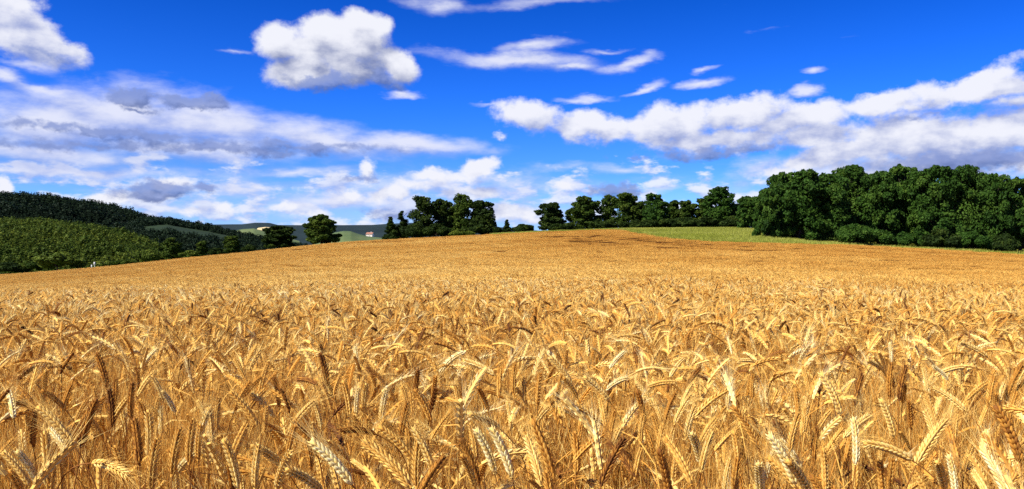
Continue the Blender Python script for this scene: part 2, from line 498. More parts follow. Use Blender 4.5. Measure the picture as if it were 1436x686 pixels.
M_EAR_H = straw_material('hero_ear_straw', 0.07, 0.22, 0.12, True)
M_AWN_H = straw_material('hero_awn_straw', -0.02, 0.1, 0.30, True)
M_STEM_H = straw_material('hero_stem_straw', -0.24, 0.15, 0.12)  # straw stems, darkened further to deepen the shade between plants
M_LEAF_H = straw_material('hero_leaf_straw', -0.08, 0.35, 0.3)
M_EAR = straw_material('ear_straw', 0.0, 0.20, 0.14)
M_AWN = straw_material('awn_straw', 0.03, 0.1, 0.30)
M_STEM = straw_material('stem_straw', -0.26, 0.15, 0.12)  # lowered tone paints in part of the shade down among the stalks
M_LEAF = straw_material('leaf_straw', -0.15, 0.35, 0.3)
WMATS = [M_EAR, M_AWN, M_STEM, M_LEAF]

def leaf_material(name, stops, transl=0.25, scale=0.35, leaf_scale=3.0):
    m, nt = new_mat(name)
    L = nt.links
    geo = nt.nodes.new('ShaderNodeNewGeometry')
    at = nt.nodes.new('ShaderNodeAttribute'); at.attribute_name = 'tone'
    n = noise(nt, geo.outputs['Position'], scale, 3, 0.6)
    n2 = noise(nt, geo.outputs['Position'], leaf_scale, 2, 0.6)
    f = math_node(nt, 'MULTIPLY_ADD', math_node(nt, 'SUBTRACT', n, 0.5), 0.9, at.outputs['Fac'])
    f = math_node(nt, 'MULTIPLY_ADD', math_node(nt, 'SUBTRACT', n2, 0.5), 0.4, f)
    col = ramp(nt, f, stops)
    pb = nt.nodes.new('ShaderNodeBsdfPrincipled')
    L.new(col, pb.inputs['Base Color']); pb.inputs['Roughness'].default_value = 0.6
    pb.inputs['Specular IOR Level'].default_value = 0.06
    tr = nt.nodes.new('ShaderNodeBsdfTranslucent'); L.new(col, tr.inputs[0])
    mx = nt.nodes.new('ShaderNodeMixShader'); mx.inputs[0].default_value = transl
    L.new(pb.outputs[0], mx.inputs[1]); L.new(tr.outputs[0], mx.inputs[2])
    out = nt.nodes.new('ShaderNodeOutputMaterial'); L.new(mx.outputs[0], out.inputs[0])
    return m

M_OAK = leaf_material('oak_leaves', [(0, (0.013, 0.027, 0.005)), (0.5, (0.042, 0.074, 0.010)), (1, (0.115, 0.150, 0.019))])
M_GROVE = leaf_material('grove_leaves', [(0, (0.012, 0.030, 0.006)), (0.5, (0.034, 0.080, 0.011)), (1, (0.085, 0.145, 0.019))])
M_DARKTREE = leaf_material('dark_leaves', [(0, (0.010, 0.019, 0.005)), (0.5, (0.024, 0.044, 0.008)), (1, (0.070, 0.098, 0.014))])
M_YELLOW = leaf_material('yellowish_leaves', [(0, (0.045, 0.065, 0.010)), (0.5, (0.085, 0.125, 0.017)), (1, (0.20, 0.235, 0.030))])
M_SPRUCE = leaf_material('spruce_needles', [(0, (0.004, 0.009, 0.005)), (0.5, (0.008, 0.017, 0.008)), (1, (0.017, 0.034, 0.013))], 0.1, 0.01, 0.3)  # dark needles, with the cloud shadow over the hill put into the colour
M_YOUNG = leaf_material('young_conifer_needles', [(0, (0.016, 0.034, 0.005)), (0.5, (0.046, 0.076, 0.009)), (1, (0.14, 0.16, 0.018))], 0.15, 0.03, 0.5)

def simple_mat(name, stops, scale=1.0, detail=4, rough=0.9, stretch=(1, 1, 1), bump=0.0):
    m, nt = new_mat(name)
    L = nt.links
    geo = nt.nodes.new('ShaderNodeNewGeometry')
    v = vmath(nt, 'MULTIPLY', geo.outputs['Position'], stretch).outputs[0]
    f = noise(nt, v, scale, detail, 0.62)
    col = ramp(nt, f, stops)
    pb = nt.nodes.new('ShaderNodeBsdfPrincipled')
    L.new(col, pb.inputs['Base Color']); pb.inputs['Roughness'].default_value = rough
    pb.inputs['Specular IOR Level'].default_value = 0.2
    if bump:
        b = nt.nodes.new('ShaderNodeBump'); b.inputs['Strength'].default_value = bump; b.inputs['Distance'].default_value = 0.05
        L.new(f, b.inputs['Height']); L.new(b.outputs[0], pb.inputs['Normal'])
    out = nt.nodes.new('ShaderNodeOutputMaterial'); L.new(pb.outputs[0], out.inputs[0])
    return m

M_BARK = simple_mat('bark', [(0.3, (0.022, 0.017, 0.012)), (0.7, (0.065, 0.050, 0.036))], 3.0, 4, 0.9, (1, 1, 0.3), 0.6)
M_FORESTFLOOR = simple_mat('forest_floor', [(0.3, (0.008, 0.018, 0.008)), (0.7, (0.022, 0.042, 0.014))], 0.02)
M_HILLGREEN = simple_mat('plantation_floor', [(0.3, (0.022, 0.045, 0.010)), (0.7, (0.06, 0.10, 0.02))], 0.05)
M_WHITE = simple_mat('white_paint', [(0.3, (0.62, 0.60, 0.56)), (0.7, (0.80, 0.79, 0.76))], 8.0)
M_PLASTER = simple_mat('pale_plaster', [(0.3, (0.66, 0.58, 0.52)), (0.7, (0.80, 0.74, 0.68))], 1.0)
M_ROOF = simple_mat('clay_tiles', [(0.3, (0.22, 0.10, 0.07)), (0.7, (0.34, 0.17, 0.12))], 1.5)
M_GLASS = simple_mat('dark_window', [(0.3, (0.02, 0.025, 0.03)), (0.7, (0.04, 0.05, 0.06))], 1.0, rough=0.15)
M_DOOR = simple_mat('brown_door', [(0.3, (0.08, 0.045, 0.02)), (0.7, (0.13, 0.07, 0.03))], 2.0)
M_GRASS = leaf_material('meadow_grass', [(0, (0.17, 0.20, 0.020)), (0.5, (0.32, 0.34, 0.045)), (1, (0.56, 0.52, 0.16))], 0.3, 0.08, 1.2)

def ground_material():
    """bare soil under the crop, rough grass beyond its edge"""
    m, nt = new_mat('soil_and_grass')
    L = nt.links
    geo = nt.nodes.new('ShaderNodeNewGeometry')
    at = nt.nodes.new('ShaderNodeAttribute'); at.attribute_name = 'tone'
    n = noise(nt, geo.outputs['Position'], 9.0, 5, 0.65)
    soil = ramp(nt, n, [(0.3, (0.08, 0.04, 0.018)), (0.55, (0.16, 0.09, 0.038)), (0.75, (0.30, 0.18, 0.07))])
    n2 = noise(nt, vmath(nt, 'MULTIPLY', geo.outputs['Position'], (0.35, 1, 1)).outputs[0], 0.16, 5, 0.65)
    grass = ramp(nt, n2, [(0.3, (0.055, 0.085, 0.014)), (0.5, (0.10, 0.14, 0.024)), (0.75, (0.24, 0.24, 0.06))])
    mx = nt.nodes.new('ShaderNodeMix'); mx.data_type = 'RGBA'
    L.new(at.outputs['Fac'], mx.inputs['Factor']); L.new(soil, mx.inputs['A']); L.new(grass, mx.inputs['B'])
    pb = nt.nodes.new('ShaderNodeBsdfPrincipled')
    L.new(mx.outputs['Result'], pb.inputs['Base Color']); pb.inputs['Roughness'].default_value = 0.95
    pb.inputs['Specular IOR Level'].default_value = 0.1
    out = nt.nodes.new('ShaderNodeOutputMaterial'); L.new(pb.outputs[0], out.inputs[0])
    return m

# ------------------------------------------------------------------ ground sheet
def polar_sheet(name, mat):
    ang = np.concatenate([np.linspace(-60, 60, 241), np.linspace(63, 297, 79)]) * math.pi / 180
    rad = np.concatenate([[0.0], np.geomspace(0.4, 70, 90), np.linspace(71, 175, 105), np.geomspace(178, 8500, 60)])
    A, Rr = np.meshgrid(ang, rad)
    X, Y = Rr * np.sin(A), Rr * np.cos(A)
    Z = ground_z(X, Y)
    D, Ye = field_depth(X, Y)
    na = len(ang)
    V = np.stack([X, Y, Z], -1).reshape(-1, 3)
    i, j = np.meshgrid(np.arange(len(rad) - 1), np.arange(na), indexing='ij')
    jn = (j + 1) % na
    a, b, c, d = i * na + j, i * na + jn, (i + 1) * na + jn, (i + 1) * na + j
    T = np.concatenate([np.stack([a, d, c], -1).reshape(-1, 3), np.stack([a, c, b], -1).reshape(-1, 3)])
    mb = MB(); mb.add(V, T, 0, np.clip((Ye - D - 0.3) / 1.0, 0, 1).ravel())
    return mb.build(name, mat, smooth=True)

tag(polar_sheet('ground', ground_material()), kind='structure')

# ------------------------------------------------------------------ hills
def hill(name, mat, pts, y0, y1, vbase, nu=120, nt_=26, back=0.35, rough=0.0):
    """a hill whose crest follows the given photo outline at distance y1"""
    pts = np.array(pts, float)
    xs = np.linspace(pts[0, 0], pts[-1, 0], nu)
    u = (xs - CX) / FPX
    vc = (HY - np.interp(xs, pts[:, 0], pts[:, 1])) / FPX
    V = []
    tt = np.linspace(0, 1 + back, nt_)
    for t in tt:
        Y = y0 + (y1 - y0) * t
        zc = vc * y1
        z0 = vbase * y0
        if t <= 1:
            s = math.sin(t * math.pi / 2) ** 1.15
            z = z0 + (zc - z0) * s
        else:
            z = zc - (zc - z0) * ((t - 1) / back) ** 1.6 * 0.8
        z = z + rough * np.sin(u * 31 + t * 5) * np.sin(t * 9 + u * 13) * min(1, t * 2) * (1 if t <= 1 else 0.3)
        V.append(np.stack([u * Y, np.full(nu, Y), z + EYE], -1))
    V = np.array(V)
    i, j = np.meshgrid(np.arange(nt_ - 1), np.arange(nu - 1), indexing='ij')
    a, b, c, d = i * nu + j, i * nu + j + 1, (i + 1) * nu + j + 1, (i + 1) * nu + j
    T = np.concatenate([np.stack([a, b, c], -1).reshape(-1, 3), np.stack([a, c, d], -1).reshape(-1, 3)])
    mb = MB(); mb.add(V.reshape(-1, 3), T)
    o = mb.build(name, mat, smooth=True)
    tag(o, kind='structure')
    return V, tt

def scatter_grid(V, tt, n, tmin, tmax, seed, uniform_area=True):
    """random points on a hill grid, even per area"""
    g = np.random.default_rng(seed)
    nt_, nu, _ = V.shape
    keep = np.where((tt >= tmin) & (tt <= tmax))[0]
    cells, area = [], []
    for i in keep[:-1]:
        e1 = V[i, 1:] - V[i, :-1]; e2 = V[i + 1, :-1] - V[i, :-1]
        area.append(np.linalg.norm(np.cross(e1, e2), axis=1)); cells.append(np.stack([np.full(nu - 1, i), np.arange(nu - 1)], -1))
    area = np.concatenate(area); cells = np.concatenate(cells)
    idx = g.choice(len(cells), n, p=area / area.sum())
    i, j = cells[idx].T
    a, b = g.random(n)[:, None], g.random(n)[:, None]
    P = V[i, j] * (1 - a) * (1 - b) + V[i, j + 1] * a * (1 - b) + V[i + 1, j] * (1 - a) * b + V[i + 1, j + 1] * a * b
    return P

def proto_collection(name, meshes):
    c = bpy.data.collections.new(name)
    for k, me in enumerate(meshes):
        c.objects.link(bpy.data.objects.new('%s_variant_%02d' % (name, k), me))
    return c

def instancer(name, P, rot, scl, vi, coll, mat):
    """one object whose geometry nodes set variants of a clump on points"""
    me = bpy.data.meshes.new(name)
    me.vertices.add(len(P)); me.vertices.foreach_set('co', np.asarray(P, np.float32).ravel())
    a = me.attributes.new('rot', 'FLOAT_VECTOR', 'POINT'); a.data.foreach_set('vector', np.asarray(rot, np.float32).ravel())
    a = me.attributes.new('scl', 'FLOAT_VECTOR', 'POINT'); a.data.foreach_set('vector', np.asarray(scl, np.float32).ravel())
    a = me.attributes.new('vi', 'INT', 'POINT'); a.data.foreach_set('value', np.asarray(vi, np.int32))
    for m in (mat if isinstance(mat, (list, tuple)) else [mat]):
        me.materials.append(m)
    o = bpy.data.objects.new(name, me); COL.objects.link(o)
    g = bpy.data.node_groups.new(name + '_nodes', 'GeometryNodeTree')
    g.interface.new_socket('Geometry', in_out='INPUT', socket_type='NodeSocketGeometry')
    g.interface.new_socket('Geometry', in_out='OUTPUT', socket_type='NodeSocketGeometry')
    gi, go = g.nodes.new('NodeGroupInput'), g.nodes.new('NodeGroupOutput')
    ip = g.nodes.new('GeometryNodeInstanceOnPoints')
    ci = g.nodes.new('GeometryNodeCollectionInfo')
    ci.inputs['Collection'].default_value = coll
    ci.inputs['Separate Children'].default_value = True
    ci.inputs['Reset Children'].default_value = True
    def named(dt, nm):
        n = g.nodes.new('GeometryNodeInputNamedAttribute'); n.data_type = dt; n.inputs['Name'].default_value = nm
        return n.outputs['Attribute']
    mp = g.nodes.new('GeometryNodeMeshToPoints')
    g.links.new(gi.outputs[0], mp.inputs[0])
    g.links.new(mp.outputs[0], ip.inputs['Points'])
    g.links.new(ci.outputs[0], ip.inputs['Instance'])
    ip.inputs['Pick Instance'].default_value = True
    g.links.new(named('INT', 'vi'), ip.inputs['Instance Index'])
    e2r = g.nodes.new('FunctionNodeEulerToRotation')
    g.links.new(named('FLOAT_VECTOR', 'rot'), e2r.inputs[0])
    g.links.new(e2r.outputs[0], ip.inputs['Rotation'])
    g.links.new(named('FLOAT_VECTOR', 'scl'), ip.inputs['Scale'])
    g.links.new(ip.outputs[0], go.inputs[0])
    md = o.modifiers.new('clumps', 'NODES'); md.node_group = g
    return o

def conifer_mesh(seed, mat, h=1.0, w=0.34, tiers=9, per=9):
    g = np.random.default_rng(seed)
    mb = MB()
    for k in range(tiers):
        t = (k + 0.5) / tiers
        z = 0.08 + 0.9 * t
        r = w * (1 - t) ** 0.85 * (0.85 + 0.3 * g.random()) * 0.5 + 0.012
        for j in range(per):
            a = 2 * math.pi * (j + g.random()) / per
            rr = r * (0.75 + 0.5 * g.random())
            d = np.array([math.cos(a), math.sin(a), 0]); s = np.array([-math.sin(a), math.cos(a), 0])
            top = np.array([0, 0, z + 0.09 * (1 - t) + 0.02])
            tip = d * rr + np.array([0, 0, z - 0.05 * (1 - t) - 0.02 * g.random()])
            mid = (top + tip) * 0.5 + np.array([0, 0, 0.012])
            wd = rr * 0.42 + 0.008
            mb.add([top, mid + s * wd, tip, mid - s * wd], [(0, 1, 2), (0, 2, 3)], 0, 0.35 + 0.5 * g.random())
    mb.add(*tube([(0, 0, 0), (0, 0, 0.98)], [0.012, 0.003], 4), 0, 0.2)
    return mb.mesh('conifer', [mat])

def roundtree_mesh(seed, mat, n=260):
    g = np.random.default_rng(seed)
    mb = MB()
    C = g.normal(size=(9, 3)) * (0.22, 0.22, 0.17) + (0, 0, 0.6)
    for c in C:
        d = g.normal(size=(n // 9, 3)); d /= np.linalg.norm(d, axis=1, keepdims=True)
        for q in d:
            p = c + q * 0.2 * (0.7 + 0.4 * g.random())
            a = np.cross(q, g.normal(size=3)); a /= np.linalg.norm(a); b = np.cross(q, a)
            s = 0.05
            mb.add([p - a * s, p + b * s, p + a * s, p - b * s], [(0, 1, 2), (0, 2, 3)], 0, 0.3 + 0.5 * g.random())
    return mb.mesh('round_tree', [mat])

DARK_CREST = [(-420, 262), (-200, 262), (0, 271), (60, 273), (90, 277), (130, 285), (170, 294), (200, 303), (215, 308), (260, 314), (300, 318), (345, 330), (380, 345), (420, 355)]
MID_CREST = [(-420, 306), (-150, 306), (0, 309), (60, 311), (110, 316), (170, 326), (205, 338), (240, 350), (280, 362), (320, 372)]
DARK_CREST = [(a, b + 9) for a, b in DARK_CREST]
MID_CREST = [(a, b + 3) for a, b in MID_CREST]
Vd, td = hill('dark_wooded_hill', M_FORESTFLOOR, DARK_CREST, 560, 900, -0.075, rough=4.0)
Vm, tm = hill('green_plantation_hill', M_HILLGREEN, MID_CREST, 235, 420, -0.085, rough=1.0)
M_SIDE = simple_mat('side_slope_floor', [(0.35, (0.010, 0.022, 0.007)), (0.62, (0.030, 0.052, 0.013))], 0.03)
SIDE_CREST = [(150, 340), (200, 312), (235, 312), (290, 321), (330, 330), (370, 338), (430, 350)]
Vs, ts = hill('side_valley_slope', M_FORESTFLOOR, SIDE_CREST, 480, 760, -0.08, rough=1.0)

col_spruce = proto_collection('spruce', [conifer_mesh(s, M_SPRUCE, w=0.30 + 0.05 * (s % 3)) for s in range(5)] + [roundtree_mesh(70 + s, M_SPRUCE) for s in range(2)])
n = 14000
P = scatter_grid(Vd, td, n, 0.25, 1.08, 3)
S = rng.uniform(9, 17, n)
Pd = P - [0, 0, 0.3]
Pd[:, 2] -= 8.0 * np.clip((P[:, 1] - 600) / 300, 0, 1)
vi = np.where(rng.random(n) < 0.12, rng.integers(5, 7, n), rng.integers(0, 5, n))
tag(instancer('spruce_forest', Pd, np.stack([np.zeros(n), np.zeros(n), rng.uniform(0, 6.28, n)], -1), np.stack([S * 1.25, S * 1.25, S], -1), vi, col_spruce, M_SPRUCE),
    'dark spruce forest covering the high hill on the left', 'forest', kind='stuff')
col_young = proto_collection('young_conifer', [conifer_mesh(20 + s, M_YOUNG, w=0.42, tiers=7, per=8) for s in range(5)] + [roundtree_mesh(90 + s, M_YOUNG) for s in range(2)])
n = 15000
P = scatter_grid(Vm, tm, n, 0.0, 1.08, 4)
S = rng.uniform(2.4, 6.2, n)
P[:, 2] -= 3.6 * np.clip((P[:, 1] - 300) / 120, 0, 1)
tag(instancer('young_conifer_plantation', P, np.stack([np.zeros(n), np.zeros(n), rng.uniform(0, 6.28, n)], -1), np.stack([S * 1.2, S * 1.2, S], -1), np.where(rng.random(n) < 0.2, rng.integers(5, 7, n), rng.integers(0, 5, n)), col_young, M_YOUNG),
    'bright green young conifer plantation on the near left slope', 'plantation', kind='stuff')
n = 7000
P = scatter_grid(Vs, ts, n, 0.1, 1.05, 5)
keep = (np.sin(P[:, 0] * 0.021 + 1) * np.sin(P[:, 1] * 0.03) < 0.62)
P = P[keep]; n = len(P)
S = rng.uniform(7, 12, n)
P[:, 2] -= 6
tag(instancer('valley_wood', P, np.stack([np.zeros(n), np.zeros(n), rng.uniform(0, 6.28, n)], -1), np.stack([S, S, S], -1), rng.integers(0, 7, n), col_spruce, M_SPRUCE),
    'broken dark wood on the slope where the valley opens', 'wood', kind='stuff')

# far ridges
M_FARFOREST = simple_mat('far_forest', [(0.35, (0.008, 0.018, 0.018)), (0.65, (0.014, 0.028, 0.028))], 0.01)  # forest green tinted bluish in place of distance haze
M_FARMEADOW = simple_mat('far_meadow', [(0.3, (0.06, 0.10, 0.035)), (0.7, (0.14, 0.17, 0.06))], 0.01)
M_FARCROP = simple_mat('far_crop', [(0.3, (0.45, 0.34, 0.16)), (0.7, (0.60, 0.48, 0.26))], 0.02)
FAR = [(180, 322), (260, 317), (290, 315.5), (340, 314.5), (358, 312), (378, 312), (390, 315), (430, 316), (480, 316.5), (520, 316), (545, 314), (580, 313), (640, 316), (700, 318), (760, 324), (900, 330)]
far_V, _t = hill('far_ridge', M_FARFOREST, FAR, 1900, 2700, -0.02, nu=200, rough=2.0)
hill('far_meadow_hill', M_FARMEADOW, [(296, 338), (322, 325), (340, 321.5), (356, 320.5), (366, 323), (380, 327), (400, 333), (420, 338)], 1000, 1300, -0.03, nu=90, rough=0)
hill('far_meadow_slope', M_FARMEADOW, [(440, 338), (470, 326), (482, 324), (492, 324.3), (503, 328.3), (514, 331.0), (530, 333), (560, 337)], 1000, 1300, -0.03, nu=90, rough=0)
hill('far_crop_strip', M_FARCROP, [(352, 330), (362, 319.6), (372, 318.4), (384, 319.2), (396, 322), (404, 330)], 1420, 1560, -0.02, nu=40, rough=0)

# ------------------------------------------------------------------ trees
def limb(mb, p0, p1, r0, r1, g, n=5, wob=0.06):
    p0, p1 = np.array(p0, float), np.array(p1, float)
    L_ = np.linalg.norm(p1 - p0)
    pts = [p0 + (p1 - p0) * t + g.normal(size=3) * wob * L_ * (0 < t < 1) * 0.5 + np.array([0, 0, 0.08 * L_ * math.sin(t * math.pi)]) for t in np.linspace(0, 1, n)]
    mb.add(*tube(pts, np.linspace(r0, r1, n), 6))

def leaf_clump(mb, c, rad, n, size, g, base_tone, flat=0.8):
    d = g.normal(size=(n, 3)); d /= np.linalg.norm(d, axis=1, keepdims=True)
    rr = rad * (0.45 + 0.6 * g.random(n) ** 0.6)
    p = c + d * rr[:, None] * (1, 1, flat)
    nrm = d * 0.7 + g.normal(size=(n, 3)) * 0.5 + (0, 0, 0.25); nrm /= np.linalg.norm(nrm, axis=1, keepdims=True)
    a = np.cross(nrm, g.normal(size=(n, 3))); a /= np.linalg.norm(a, axis=1, keepdims=True)
    b = np.cross(nrm, a)
    s = (size * g.uniform(0.6, 1.3, n))[:, None]
    V = np.stack([p - a * s, p + b * s * 0.6, p + a * s, p - b * s * 0.6], 1).reshape(-1, 3)
    k = np.arange(n)[:, None] * 4
    T = np.concatenate([k + [0, 1, 2], k + [0, 2, 3]])
    mb.add(V, T, 0, np.repeat(base_tone + g.uniform(-0.12, 0.12, n), 4))

def tree_meshes(seed, form, leafmat, leaf=0.03, dens=1.0):
    """unit-height tree: (trunk mesh, crown mesh); width about 0.8 of height for 'round'"""
    g = np.random.default_rng(seed)
    tr, cr = MB(), MB()
    lobes = []
    if form == 'round':
        nl = 20
        for k in range(nl):
            a = g.uniform(0, 2 * math.pi); h = g.uniform(0.26, 0.90)
            w = 0.36 * math.sin(min(1, max(0.0, (h - 0.06) / 0.98)) * math.pi) ** 0.6
            r = w * g.uniform(0.35, 0.98)
            lobes.append((r * math.cos(a), r * math.sin(a), h, g.uniform(0.10, 0.155)))
        lobes.append((0, 0, 0.89, 0.10)); lobes.append((0.03, 0.02, 0.6, 0.2))
    elif form == 'tall':
        for k in range(22):
            a = g.uniform(0, 2 * math.pi); h = 0.16 + 0.76 * k / 21
            w = 0.23 * math.sin(min(1, (h + 0.08) / 1.1) * math.pi) ** 0.55
            r = w * g.uniform(0.25, 1.0)
            lobes.append((r * math.cos(a), r * math.sin(a), h, g.uniform(0.07, 0.12)))
        lobes.append((0, 0, 0.93, 0.06))
    elif form == 'skirt':            # edge-of-wood tree, leafy to the ground
        for k in range(64):
            a = g.uniform(0, 2 * math.pi); h = g.uniform(0.08, 0.92)
            w = 0.35 * (1 - max(0, h - 0.5) ** 2 * 2.2)
            r = w * g.uniform(0.35, 1.0)
            lobes.append((r * math.cos(a), r * math.sin(a), h, g.uniform(0.055, 0.10)))
        lobes += [(0, 0, 0.6, 0.22), (0.12, 0.05, 0.42, 0.2), (-0.12, 0.03, 0.5, 0.2), (0.02, -0.12, 0.72, 0.17), (-0.05, 0.1, 0.3, 0.2), (0.1, -0.1, 0.24, 0.18)]; lobes.append((0.05, 0, 0.91, 0.085)); lobes.append((-0.08, 0.05, 0.88, 0.08))
    elif form == 'slim':
        for k in range(40):
            a = g.uniform(0, 2 * math.pi); h = 0.08 + 0.84 * k / 39
            w = 0.24 * (1 - max(0, h - 0.45) ** 2 * 2.0)
            r = w * g.uniform(0.3, 1.0)
            lobes.append((r * math.cos(a), r * math.sin(a), h, g.uniform(0.065, 0.11)))
        lobes += [(0, 0, 0.62, 0.15), (0.06, 0.03, 0.42, 0.15), (-0.06, 0, 0.3, 0.15), (0, -0.04, 0.78, 0.1), (0.01, 0, 0.93, 0.055)]
    elif form == 'bush':
        for k in range(16):
            a = g.uniform(0, 2 * math.pi); r = 0.62 * math.sqrt(g.random()); h = 0.25 + (0.55 - 0.45 * (r / 0.62) ** 2) * g.uniform(0.4, 1)
            lobes.append((r * math.cos(a), r * math.sin(a), h, g.uniform(0.18, 0.27)))
    elif form == 'spire':
        for k in range(16):
            h = 0.1 + 0.84 * k / 15; w = 0.2 * (1 - h) + 0.01
            for q in range(2 if h < 0.7 else 1):
                a = g.uniform(0, 2 * math.pi); r = w * g.uniform(0.3, 1)
                lobes.append((r * math.cos(a), r * math.sin(a), h, 0.035 + 0.09 * (1 - h)))
    hz = {'round': 0.75, 'tall': 0.85, 'slim': 0.85, 'skirt': 0.75, 'bush': 0.5, 'spire': 0.93}[form]
    r0 = {'round': 0.028, 'tall': 0.02, 'slim': 0.018, 'skirt': 0.024, 'bush': 0.02, 'spire': 0.016}[form]
    pts = [(g.normal() * 0.008 * k, g.normal() * 0.008 * k, -0.03 + (hz + 0.03) * k / 6) for k in range(7)]
    tr.add(*tube(pts, [r0 * 1.35] + list(np.linspace(r0, r0 * 0.25, 6)), 8))
    pts = np.array(pts)
    for (x, y, z, r) in lobes:
        zz = max(0.06, z - 0.28 * math.hypot(x, y) - 0.12)
        p0 = np.array([np.interp(zz, pts[:, 2], pts[:, i]) for i in (0, 1)] + [zz])
        limb(tr, p0, (x, y, z), r0 * 0.24, r0 * 0.05, g, 5, 0.03)
        leaf_clump(cr, np.array([x, y, z]), r, int(dens * 230 * (r / 0.12) ** 1.6) + 20, leaf, g, 0.5 + g.uniform(-0.22, 0.22))
        for q in range(3):           # ragged small sprays round each clump
            d = g.normal(size=3); d /= np.linalg.norm(d); d[2] = abs(d[2]) * 0.7
            leaf_clump(cr, np.array([x, y, z]) + d * r * 1.0, r * 0.36, int(dens * 34), leaf * 0.9, g, 0.55 + g.uniform(-0.2, 0.2))
    return tr.mesh('trunk', [M_BARK]), cr.mesh('crown', [leafmat])

_cache = {}
_tc = [0]
def plant_tree(name, label, cat, group, x, top, wpx, dist, form, mat, leaf_m=0.20, nvar=3, wfac=None, dens=1.0, base_sink=0.0, variant=None):
    """a tree whose top shows at photo pixel (x, top), wpx wide, standing dist metres out"""
    X, Y = (x - CX) / FPX * dist, dist
    g0 = gz(X, Y) - base_sink
    H = (HY - top) / FPX * Y + EYE - g0
    W = wpx / FPX * Y
    _tc[0] += 1
    k = (_tc[0] % nvar) if variant is None else variant
    key = (form, mat.name, k, round(leaf_m / H, 2))
    if key not in _cache:
        _cache[key] = tree_meshes(100 + k * 17 + len(_cache), form, mat, leaf_m / H, dens)
    tm_, cm_ = _cache[key]
    natural = {'round': 0.86, 'tall': 0.58, 'slim': 0.62, 'skirt': 0.88, 'bush': 1.55, 'spire': 0.46}[form]
    sx = W / natural
    root = empty(name, (X, Y, g0), random.uniform(0, 6.28))
    root.scale = (sx, sx, H)
    tag(root, label, cat, group)
    for nm, me in (('trunk', tm_), ('crown', cm_)):
        o = bpy.data.objects.new(nm, me); COL.objects.link(o); o.parent = root
    return root

# left edge of the field
TG = 'trees and bushes along the left field edge'
plant_tree('bush', 'broad yellow-green bush at the far left edge of the field', 'bush', TG, 80, 348, 72, 158, 'bush', M_YELLOW)
plant_tree('bush', 'low dark bush in the left corner before the plantation', 'bush', TG, 14, 366, 50, 162, 'bush', M_DARKTREE)
plant_tree('bush', 'small dark bush just left of the broad yellow-green bush', 'bush', TG, 44, 362, 34, 163, 'bush', M_OAK)
plant_tree('bush', 'rounded light green bush right of the two white posts', 'bush', TG, 205, 346, 36, 160, 'bush', M_YELLOW)
plant_tree('bush', 'low dark hedge bush between white posts and light green bush', 'bush', TG, 175, 362, 30, 161, 'bush', M_OAK)
plant_tree('broadleaf_tree', 'mid green young tree just right of the light green bush', 'tree', TG, 239, 333, 36, 164, 'skirt', M_OAK, dens=0.8)
plant_tree('bush', 'small light bush between the young tree and narrow tree', 'bush', TG, 264, 349, 26, 160, 'bush', M_YELLOW)
plant_tree('broadleaf_tree', 'narrow upright tree left of the small leafy pair', 'tree', TG, 283, 338, 18, 163, 'slim', M_OAK)
plant_tree('bush', 'low dark bush left of the olive green tree', 'bush', TG, 304, 347, 26, 160, 'bush', M_DARKTREE)
plant_tree('broadleaf_tree', 'small olive green tree left of the low dark round tree', 'tree', TG, 325, 331, 28, 164, 'skirt', M_OAK, dens=0.8)
plant_tree('bush', 'dark hedge bush between olive tree and low round tree', 'bush', TG, 350, 343, 24, 161, 'bush', M_DARKTREE)
plant_tree('broadleaf_tree', 'low wide dark green tree left of the lone round tree', 'tree', TG, 391, 316, 56, 165, 'skirt', M_DARKTREE, dens=1.3)
plant_tree('broadleaf_tree', 'lone large round dark green tree beside the far ridge gap', 'tree', TG, 452, 300, 60, 160, 'skirt', M_OAK, dens=1.5)
# the dark clump left of centre
CG = 'trees of the dark clump left of centre'
plant_tree('conifer_tree', 'small pointed conifer at the left end of the dark clump', 'tree', CG, 548, 303, 24, 170, 'spire', M_DARKTREE, 0.16)
plant_tree('conifer_tree', 'taller dark conifer second in the clump left of centre', 'tree', CG, 564, 295, 28, 172, 'spire', M_DARKTREE, 0.16)
plant_tree('broadleaf_tree', 'tall narrow ragged tree leading the dark clump of broadleaves', 'tree', CG, 592, 274, 42, 170, 'slim', M_DARKTREE)
plant_tree('broadleaf_tree', 'rounded tree between the narrow ragged tree and the tallest one', 'tree', CG, 619, 278, 48, 173, 'skirt', M_DARKTREE)
plant_tree('broadleaf_tree', 'tallest thin-crowned tree of the dark clump, sky through it', 'tree', CG, 650, 271, 46, 171, 'slim', M_OAK, dens=0.75)
plant_tree('broadleaf_tree', 'round tree at the right end of the dark clump', 'tree', CG, 677, 280, 50, 170, 'skirt', M_DARKTREE, dens=1.2)
plant_tree('broadleaf_tree', 'low tree filling the gap behind the dark clump', 'tree', CG, 634, 292, 60, 180, 'skirt', M_DARKTREE, dens=1.2)
for x, t, w, lb in ((578, 308, 40, 'dark undergrowth bush beneath the narrow ragged tree'), (612, 310, 44, 'dark undergrowth bush beneath the rounded clump tree'), (664, 310, 50, 'dark undergrowth bush beneath the clump\'s right end'), (694, 316, 26, 'low dark bush just right of the dark clump')):
    plant_tree('bush', lb, 'bush', 'undergrowth of the dark clump', x, t, w, 168, 'bush', M_DARKTREE)
plant_tree('bush', 'low light olive bush in front of the dark clump', 'bush', None, 648, 321, 34, 163, 'bush', M_YELLOW)
plant_tree('conifer_tree', 'tiny pointed conifer alone in the gap right of the clump', 'tree', None, 711, 308, 14, 168, 'spire', M_DARKTREE, 0.16)
plant_tree('bush', 'low dark hedge bush in the gap at the crest', 'bush', None, 736, 313, 36, 168, 'bush', M_DARKTREE)
